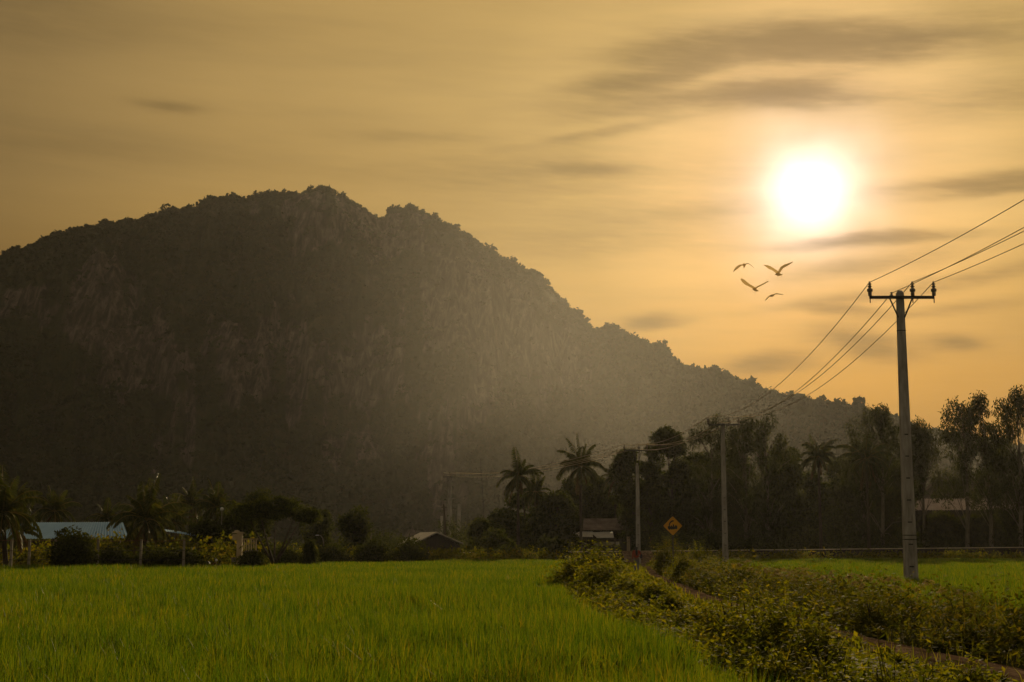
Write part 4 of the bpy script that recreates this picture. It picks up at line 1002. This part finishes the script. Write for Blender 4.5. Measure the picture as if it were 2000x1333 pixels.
m_ = MB(); corr(m_, rel(1166, 1051, HY - 1.6, o), rel(1199, 1051, HY - 1.6, o), rel(1197, 1039, HY + .2, o), rel(1153, 1039.5, HY + .2, o), 14, .03); m_.build('awning', M['tin_pale'], r)
m_ = MB(); m_.box((.3, .45, gz(1060, HY) - .1), (2.8, .1, .36)); m_.build('pale_skirting', M['tin_pale'], r)
m_ = MB(); m_.box((2.72, .3, gz(1052, HY) / 2 + .2), (.4, .12, gz(1052, HY))); m_.build('side_panel', M['wall_cream'], r)
for px in (1116, 1144, 1200, 1230): post_(r, rel(px, 1050, HY, o)[0], -.9, 0, gz(1050, HY))
# big tiled house on the right
HY = 172; o = (gx(1880, HY), HY, 0); r = thing('house', o, 'large house with dark tiled hip roof and pink tin awning behind the right hand trees', 'house')
zr, ze = gz(934, HY + 4), gz(973, HY); m_ = MB()
rl, rr_ = rel(1840, 934, HY + 4, o), rel(1985, 934, HY + 4, o); el, er = rel(1786, 978, HY, o), rel(2050, 978, HY, o)
nrow = 13
for k in range(nrow):          # courses of tiles, each lapping the one below
    t0_, t1_ = k / nrow, (k + 1) / nrow
    a, b = el * (1 - t0_) + rl * t0_, er * (1 - t0_) + rr_ * t0_; c_, d_ = er * (1 - t1_) + rr_ * t1_, el * (1 - t1_) + rl * t1_
    lift = np.array([0, -.05, .10]); m_.add([a + lift, b + lift, c_, d_, a, b], [[0, 1, 2, 3], [4, 5, 1, 0]])
bk = np.array([0, 8, 0]); m_.add([el, rl, el + bk, rr_, er, er + bk], None, [[0, 2, 1], [3, 5, 4]]); m_.add([rl, rr_, er + bk, el + bk], [[0, 1, 2, 3]])
m_.build('roof', M['tile'], r)
m_ = MB(); corr(m_, rel(1752, 997, HY - 5, o), rel(2060, 996, HY - 5, o), rel(2060, 974, HY - .6, o), rel(1800, 974, HY - .6, o), 56, .04); m_.build('awning', M['tin_pink'], r)
m_ = MB(); m_.box(((el[0] + er[0]) / 2, .6, gz(980, HY) / 2), (er[0] - el[0] - 1, .2, gz(980, HY))); m_.build('wall', M['wall_dark'], r); m_ = MB(); m_.box(((el[0] + er[0]) / 2, 7.5, gz(980, HY) / 2), (er[0] - el[0] - 1, .2, gz(980, HY))); m_.build('rear_wall', M['wall_dark'], r)
for px in (1762, 1830, 1900, 1970): post_(r, rel(px, 1050, HY - 4.8, o)[0], -4.8, 0, gz(997, HY - 5), .2)
# small marker and a pale bag-like stone near the rail
r = thing('marker_stone', (gx(1623, 131), 131, .35), 'small white stone on the embankment slope right of the second pole', 'stone')
s = MB(); s.lathe((0, 0, 0), [(0, 0), (.13, .03), (.16, .12), (.11, .22), (0, .26)], 8); s.build('stone_body', M['white'], r)
# ------------------------------------------------------------------ person walking away
def skin_obj(name, verts, edges, radii, mat, parent, sub=1):
    me = bpy.data.meshes.new(name); me.from_pydata([tuple(v) for v in verts], edges, []); me.materials.append(mat); me.update()
    o = bpy.data.objects.new(name, me); COL.objects.link(o); o.parent = parent
    sk = o.modifiers.new('skin', 'SKIN')
    if not me.skin_vertices: me.skin_vertices.new()
    for i, r_ in enumerate(radii):
        me.skin_vertices[0].data[i].radius = (r_, r_) if not isinstance(r_, tuple) else r_
        me.skin_vertices[0].data[i].use_root = (i == 0)
    sb = o.modifiers.new('sub', 'SUBSURF'); sb.levels = sub; sb.render_levels = sub
    return o
M['skin'] = simple('skin', (.16, .085, .05), (.20, .11, .065), 3, .6, .3)
M['hair'] = simple('black_hair', (.008, .006, .005), (.016, .012, .010), 8, .4, .4)
M['red_cloth'] = simple('red_cloth', (.21, .030, .016), (.32, .055, .028), 5, .85, .1)
M['grey_cloth'] = simple('grey_cloth', (.12, .11, .11), (.22, .20, .19), 5, .85, .1)
M['dark_cloth'] = simple('dark_cloth', (.02, .02, .035), (.04, .035, .05), 5, .85, .1)
PYY = 85.0; PXX = gx(1243.5, PYY, 1118)
r = thing('person', (PXX, PYY, .12), 'person in a red jacket with long dark hair walking away along the path', 'person')
# +y is away from the camera; the left foot is forward
V = [(0, 0, .84), (0, .0, 1.00), (0, .01, 1.16), (0, .015, 1.27), (0, .02, 1.36), (0, .035, 1.44), (0, .035, 1.52),
     (-.08, 0, .80), (-.085, .12, .46), (-.085, .10, .10), (-.085, .22, .04),
     (.08, 0, .80), (.085, .02, .45), (.085, -.18, .14), (.085, -.10, .04),
     (-.16, .01, 1.25), (-.22, -.02, .98), (-.22, .08, .78), (-.22, .10, .71),
     (.16, .01, 1.25), (.25, -.04, 1.02), (.20, .16, .94), (.18, .22, .93)]
Eg = [(0, 1), (1, 2), (2, 3), (3, 4), (4, 5), (5, 6), (0, 7), (7, 8), (8, 9), (9, 10), (0, 11), (11, 12), (12, 13), (13, 14), (3, 15), (15, 16), (16, 17), (17, 18), (3, 19), (19, 20), (20, 21), (21, 22)]
Rr = [(.13, .10), (.105, .08), (.13, .09), (.11, .08), .045, .085, .075, .075, .052, .036, .03, .075, .052, .036, .03, .05, .038, .028, .03, .05, .038, .028, .03]
for b_, d_ in ((18, (-.0, .02, -1)), (22, (-.2, 1, -.15))):
    c0 = V[b_]; d_ = unit(np.array(d_, float))
    for k in range(4):
        s_ = (k - 1.5) * .017; sv = np.array([0, 1, 0]) if b_ == 18 else np.array([1, 0, 0]); a = np.array(c0) + sv * s_ + d_ * .03; e = a + d_ * (.07 - .008 * abs(k - 1.5)) + np.array([0, 0, -.01])
        V += [tuple(a), tuple(e)]; Eg += [(b_, len(V) - 2), (len(V) - 2, len(V) - 1)]; Rr += [.010, .008]
    a = np.array(c0) + (np.array([.02, .03, .0]) if b_ == 18 else np.array([-.03, .0, .02])); e = a + d_ * .035; V += [tuple(a), tuple(e)]; Eg += [(b_, len(V) - 2), (len(V) - 2, len(V) - 1)]; Rr += [.011, .009]
skin_obj('body', V, Eg, Rr, M['skin'], r)
skin_obj('hair', [(0, .005, 1.50), (0, -.02, 1.45), (0, -.06, 1.36), (0, -.10, 1.22), (0, -.115, 1.08), (.01, -.115, .98)], [(i, i + 1) for i in range(5)], [.098, .10, .075, (.075, .045), (.06, .04), (.03, .025)], M['hair'], r)
skin_obj('jacket', [(0, .0, .84), (0, 0, 1.00), (0, .01, 1.16), (0, .015, 1.28), (0, .02, 1.33), (-.165, .01, 1.255), (-.225, -.02, .98), (-.222, .06, .81), (.165, .01, 1.255), (.255, -.04, 1.02), (.21, .13, .945)],
         [(0, 1), (1, 2), (2, 3), (3, 4), (3, 5), (5, 6), (6, 7), (3, 8), (8, 9), (9, 10)], [(.175, .13), (.155, .115), (.16, .11), (.13, .09), .06, .065, .055, .045, .065, .055, .045], M['red_cloth'], r)
skin_obj('trousers', [(0, 0, .86), (-.08, 0, .78), (-.085, .12, .46), (-.085, .10, .13), (.08, 0, .78), (.085, .02, .45), (.085, -.165, .17)], [(0, 1), (1, 2), (2, 3), (0, 4), (4, 5), (5, 6)], [(.15, .12), .092, .07, .055, .092, .07, .055], M['grey_cloth'], r)
for sx, yy_ in ((-.085, .16), (.085, -.14)):
    s = MB(); s.tube([[sx, yy_ - .10, .045], [sx, yy_, .045], [sx, yy_ + .10, .035]], [.04, .046, .03], 8); s.build('shoe', M['sign_black'], r)
o = thing('shoulder_bag', (PXX + .28, PYY - .02, .98), 'dark bag hanging at the right elbow of the walking person', 'bag')
s = MB(); s.box((0, 0, .10), (.13, .22, .24), taper=.85); s.build('bag_body', M['dark_cloth'], o)
s = MB(); s.tube([[-.02, -.08, .22], [-.05, 0, .40], [-.02, .08, .22]], .012, 5); s.build('strap', M['dark_cloth'], o)

# ------------------------------------------------------------------ birds
M['feather'] = leaf_mat('pale_feather', [(.66, .58, .46), (.78, .70, .58)], trans=(.95, .80, .52), tf=.85, rough=.7, big=1)
BD = 60.0; bs_ = BD / FPX * .09          # metres per unit of the outline measurements
def bird(ux, uy, body, tail, beak, wings, legs, label, Y=BD):
    px = 1400 + ux * .09; py = 490 + uy * .09; c = at(px, py, Y)
    r = thing('flying_bird', c, label, 'bird', 'birds flying below the sun')
    def w(x, y, d=0.0): return np.array([(x - ux) * bs_, d, -(y - uy) * bs_])
    s = MB(); pts = np.array([w(*q[:2], q[3]) for q in body]); s.tube(pts, [q[2] * bs_ for q in body], 10)
    def slab(mid, half, up=.006):
        mid = np.array(mid); half = np.array(half); n = len(mid); a, b = mid + half, mid - half; t = np.array([0, up, up])
        v = np.concatenate([a + t, b + t, b - t, a - t]); q = []
        for i in range(n - 1):
            for L0_, L1_ in ((0, 1), (1, 2), (2, 3), (3, 0)): q.append([L0_ * n + i, L0_ * n + i + 1, L1_ * n + i + 1, L1_ * n + i])
        s.add(v, q)
    for wg in wings:
        m = [w(q[0], q[1], q[3]) for q in wg]; tg = unit(np.gradient(np.array(m), axis=0)); hv = []
        for i, q in enumerate(wg):
            nrm = unit(np.array([-tg[i][2], 0, tg[i][0]])); hv.append(nrm * q[2] * .5 * bs_ + np.array([0, q[2] * .5 * bs_ * 1.6, 0]))
        slab(m, hv)
    s.build('body', M['feather'], r, smooth=False)
    if legs:
        l = MB()
        for (x0, y0, x1, y1) in legs: l.tube([w(x0, y0), w(x1, y1)], .006, 4)
        l.build('legs', M['feather'], r)
    return r
# each body: (x, y, radius, depth); each wing: (x, y, chord, depth)
bird(600, 310, [(565, 285, 4, -.05), (590, 290, 14, -.03), (605, 305, 26, 0), (600, 335, 20, .08), (595, 372, 3, .14)], 0, 0,
     [[(590, 308, 24, 0), (540, 312, 20, .02), (480, 335, 42, .04), (430, 375, 46, .05), (385, 415, 30, .05), (355, 458, 8, .06)], [(615, 300, 24, 0), (650, 278, 20, .02), (690, 274, 16, .04), (740, 305, 12, .05), (812, 372, 6, .06)]], None, 'small bird highest left of the four with both wings bent down')
bird(1340, 505, [(1248, 528, 5, -.12), (1280, 522, 18, -.08), (1320, 512, 36, 0), (1370, 512, 30, .08), (1415, 505, 12, .14), (1455, 492, 4, .18)], 0, 0,
     [[(1325, 490, 50, 0), (1280, 440, 42, .02), (1215, 390, 40, .05), (1150, 355, 48, .06), (1090, 322, 30, .06), (1030, 300, 8, .07)], [(1345, 480, 40, 0), (1385, 410, 50, .02), (1425, 355, 60, .05), (1500, 310, 62, .06), (1580, 275, 40, .06), (1670, 228, 8, .07)]],
     [(1322, 540, 1322, 605), (1395, 530, 1415, 575)], 'largest bird at the upper right of the four with wings raised in a wide V')
bird(835, 850, [(762, 845, 5, -.12), (795, 840, 20, -.06), (830, 848, 32, 0), (865, 860, 24, .07), (925, 860, 5, .16)], 0, 0,
     [[(825, 825, 44, 0), (770, 780, 36, .02), (700, 742, 36, .04), (640, 700, 52, .06), (585, 650, 48, .06), (532, 600, 26, .07)], [(840, 820, 34, 0), (890, 780, 30, .02), (960, 745, 24, .04), (1040, 705, 24, .06), (1090, 672, 22, .06), (1140, 650, 10, .07)]],
     [(805, 885, 795, 935), (845, 880, 835, 940)], 'bird in the middle left of the four with raised wings and hanging legs')
bird(1200, 980, [(1140, 985, 8, -.10), (1175, 985, 22, -.04), (1210, 972, 28, .02), (1245, 955, 10, .10)], 0, 0,
     [[(1185, 985, 30, 0), (1145, 985, 22, .02), (1115, 1010, 22, .05), (1085, 1045, 20, .06), (1052, 1080, 8, .07)], [(1225, 965, 30, 0), (1265, 938, 24, .02), (1315, 930, 28, .05), (1380, 938, 20, .06), (1460, 942, 6, .07)]], None, 'smallest lowest bird of the four gliding with flat drooping wings')
# ------------------------------------------------------------------ haze
hz_ = MB(); hz_.box((0, 745, 126), (2400, 1920, 254))
m, nt, out = new_mat('haze'); pv = nt.nodes.new('ShaderNodeVolumePrincipled')
pv.inputs['Color'].default_value = (.95, .93, .90, 1); pv.inputs['Density'].default_value = HAZE_DENSITY; pv.inputs['Anisotropy'].default_value = HAZE_G
nt.links.new(pv.outputs[0], out.inputs['Volume'])
tag(hz_.build('haze', m), 'thin golden evening haze over the plain', None, None, 'stuff')

# mist added for the glow on the slope, thinning out to nothing at its edges
mm = MB(); c0 = np.array([14., 400., 58.]); rr0 = np.array([88., 230., 92.]); n_ = 24
a = np.arange(n_) * 2 * pi / n_; ph = np.linspace(-pi / 2, pi / 2, 13)
v = np.array([[np.cos(p) * np.cos(t), np.cos(p) * np.sin(t), np.sin(p)] for p in ph for t in a]) * rr0; v[:, 2] = np.maximum(v[:, 2], -57.6)
mm.add(v, [[i * n_ + j, i * n_ + (j + 1) % n_, (i + 1) * n_ + (j + 1) % n_, (i + 1) * n_ + j] for i in range(12) for j in range(n_)])
m, nt, out = new_mat('mist'); tc = nt.nodes.new('ShaderNodeTexCoord'); sp = nt.nodes.new('ShaderNodeSeparateXYZ'); nt.links.new(tc.outputs['Object'], sp.inputs[0])
X_, Y2, Z_ = (E(sp.outputs[i]) for i in range(3))
d2 = X_ * X_ * (1 / rr0[0] ** 2) + Y2 * Y2 * (1 / rr0[1] ** 2) + Z_ * Z_ * (1 / rr0[2] ** 2)
fall = (1.0 - d2).clamp(); fall = fall * fall * MIST
pv = nt.nodes.new('ShaderNodeVolumePrincipled'); pv.inputs['Color'].default_value = (.95, .92, .86, 1); pv.inputs['Anisotropy'].default_value = .6
nt.links.new(fall.v, pv.inputs['Density']); nt.links.new(pv.outputs[0], out.inputs['Volume'])
m.cycles.homogeneous_volume = False
tag(mm.build('mist', m, loc=tuple(c0)), 'mist volume added for the glow and light shafts below the ridge', None, None, 'stuff')
S.cycles.volume_step_rate = 1.0; S.cycles.volume_max_steps = 64
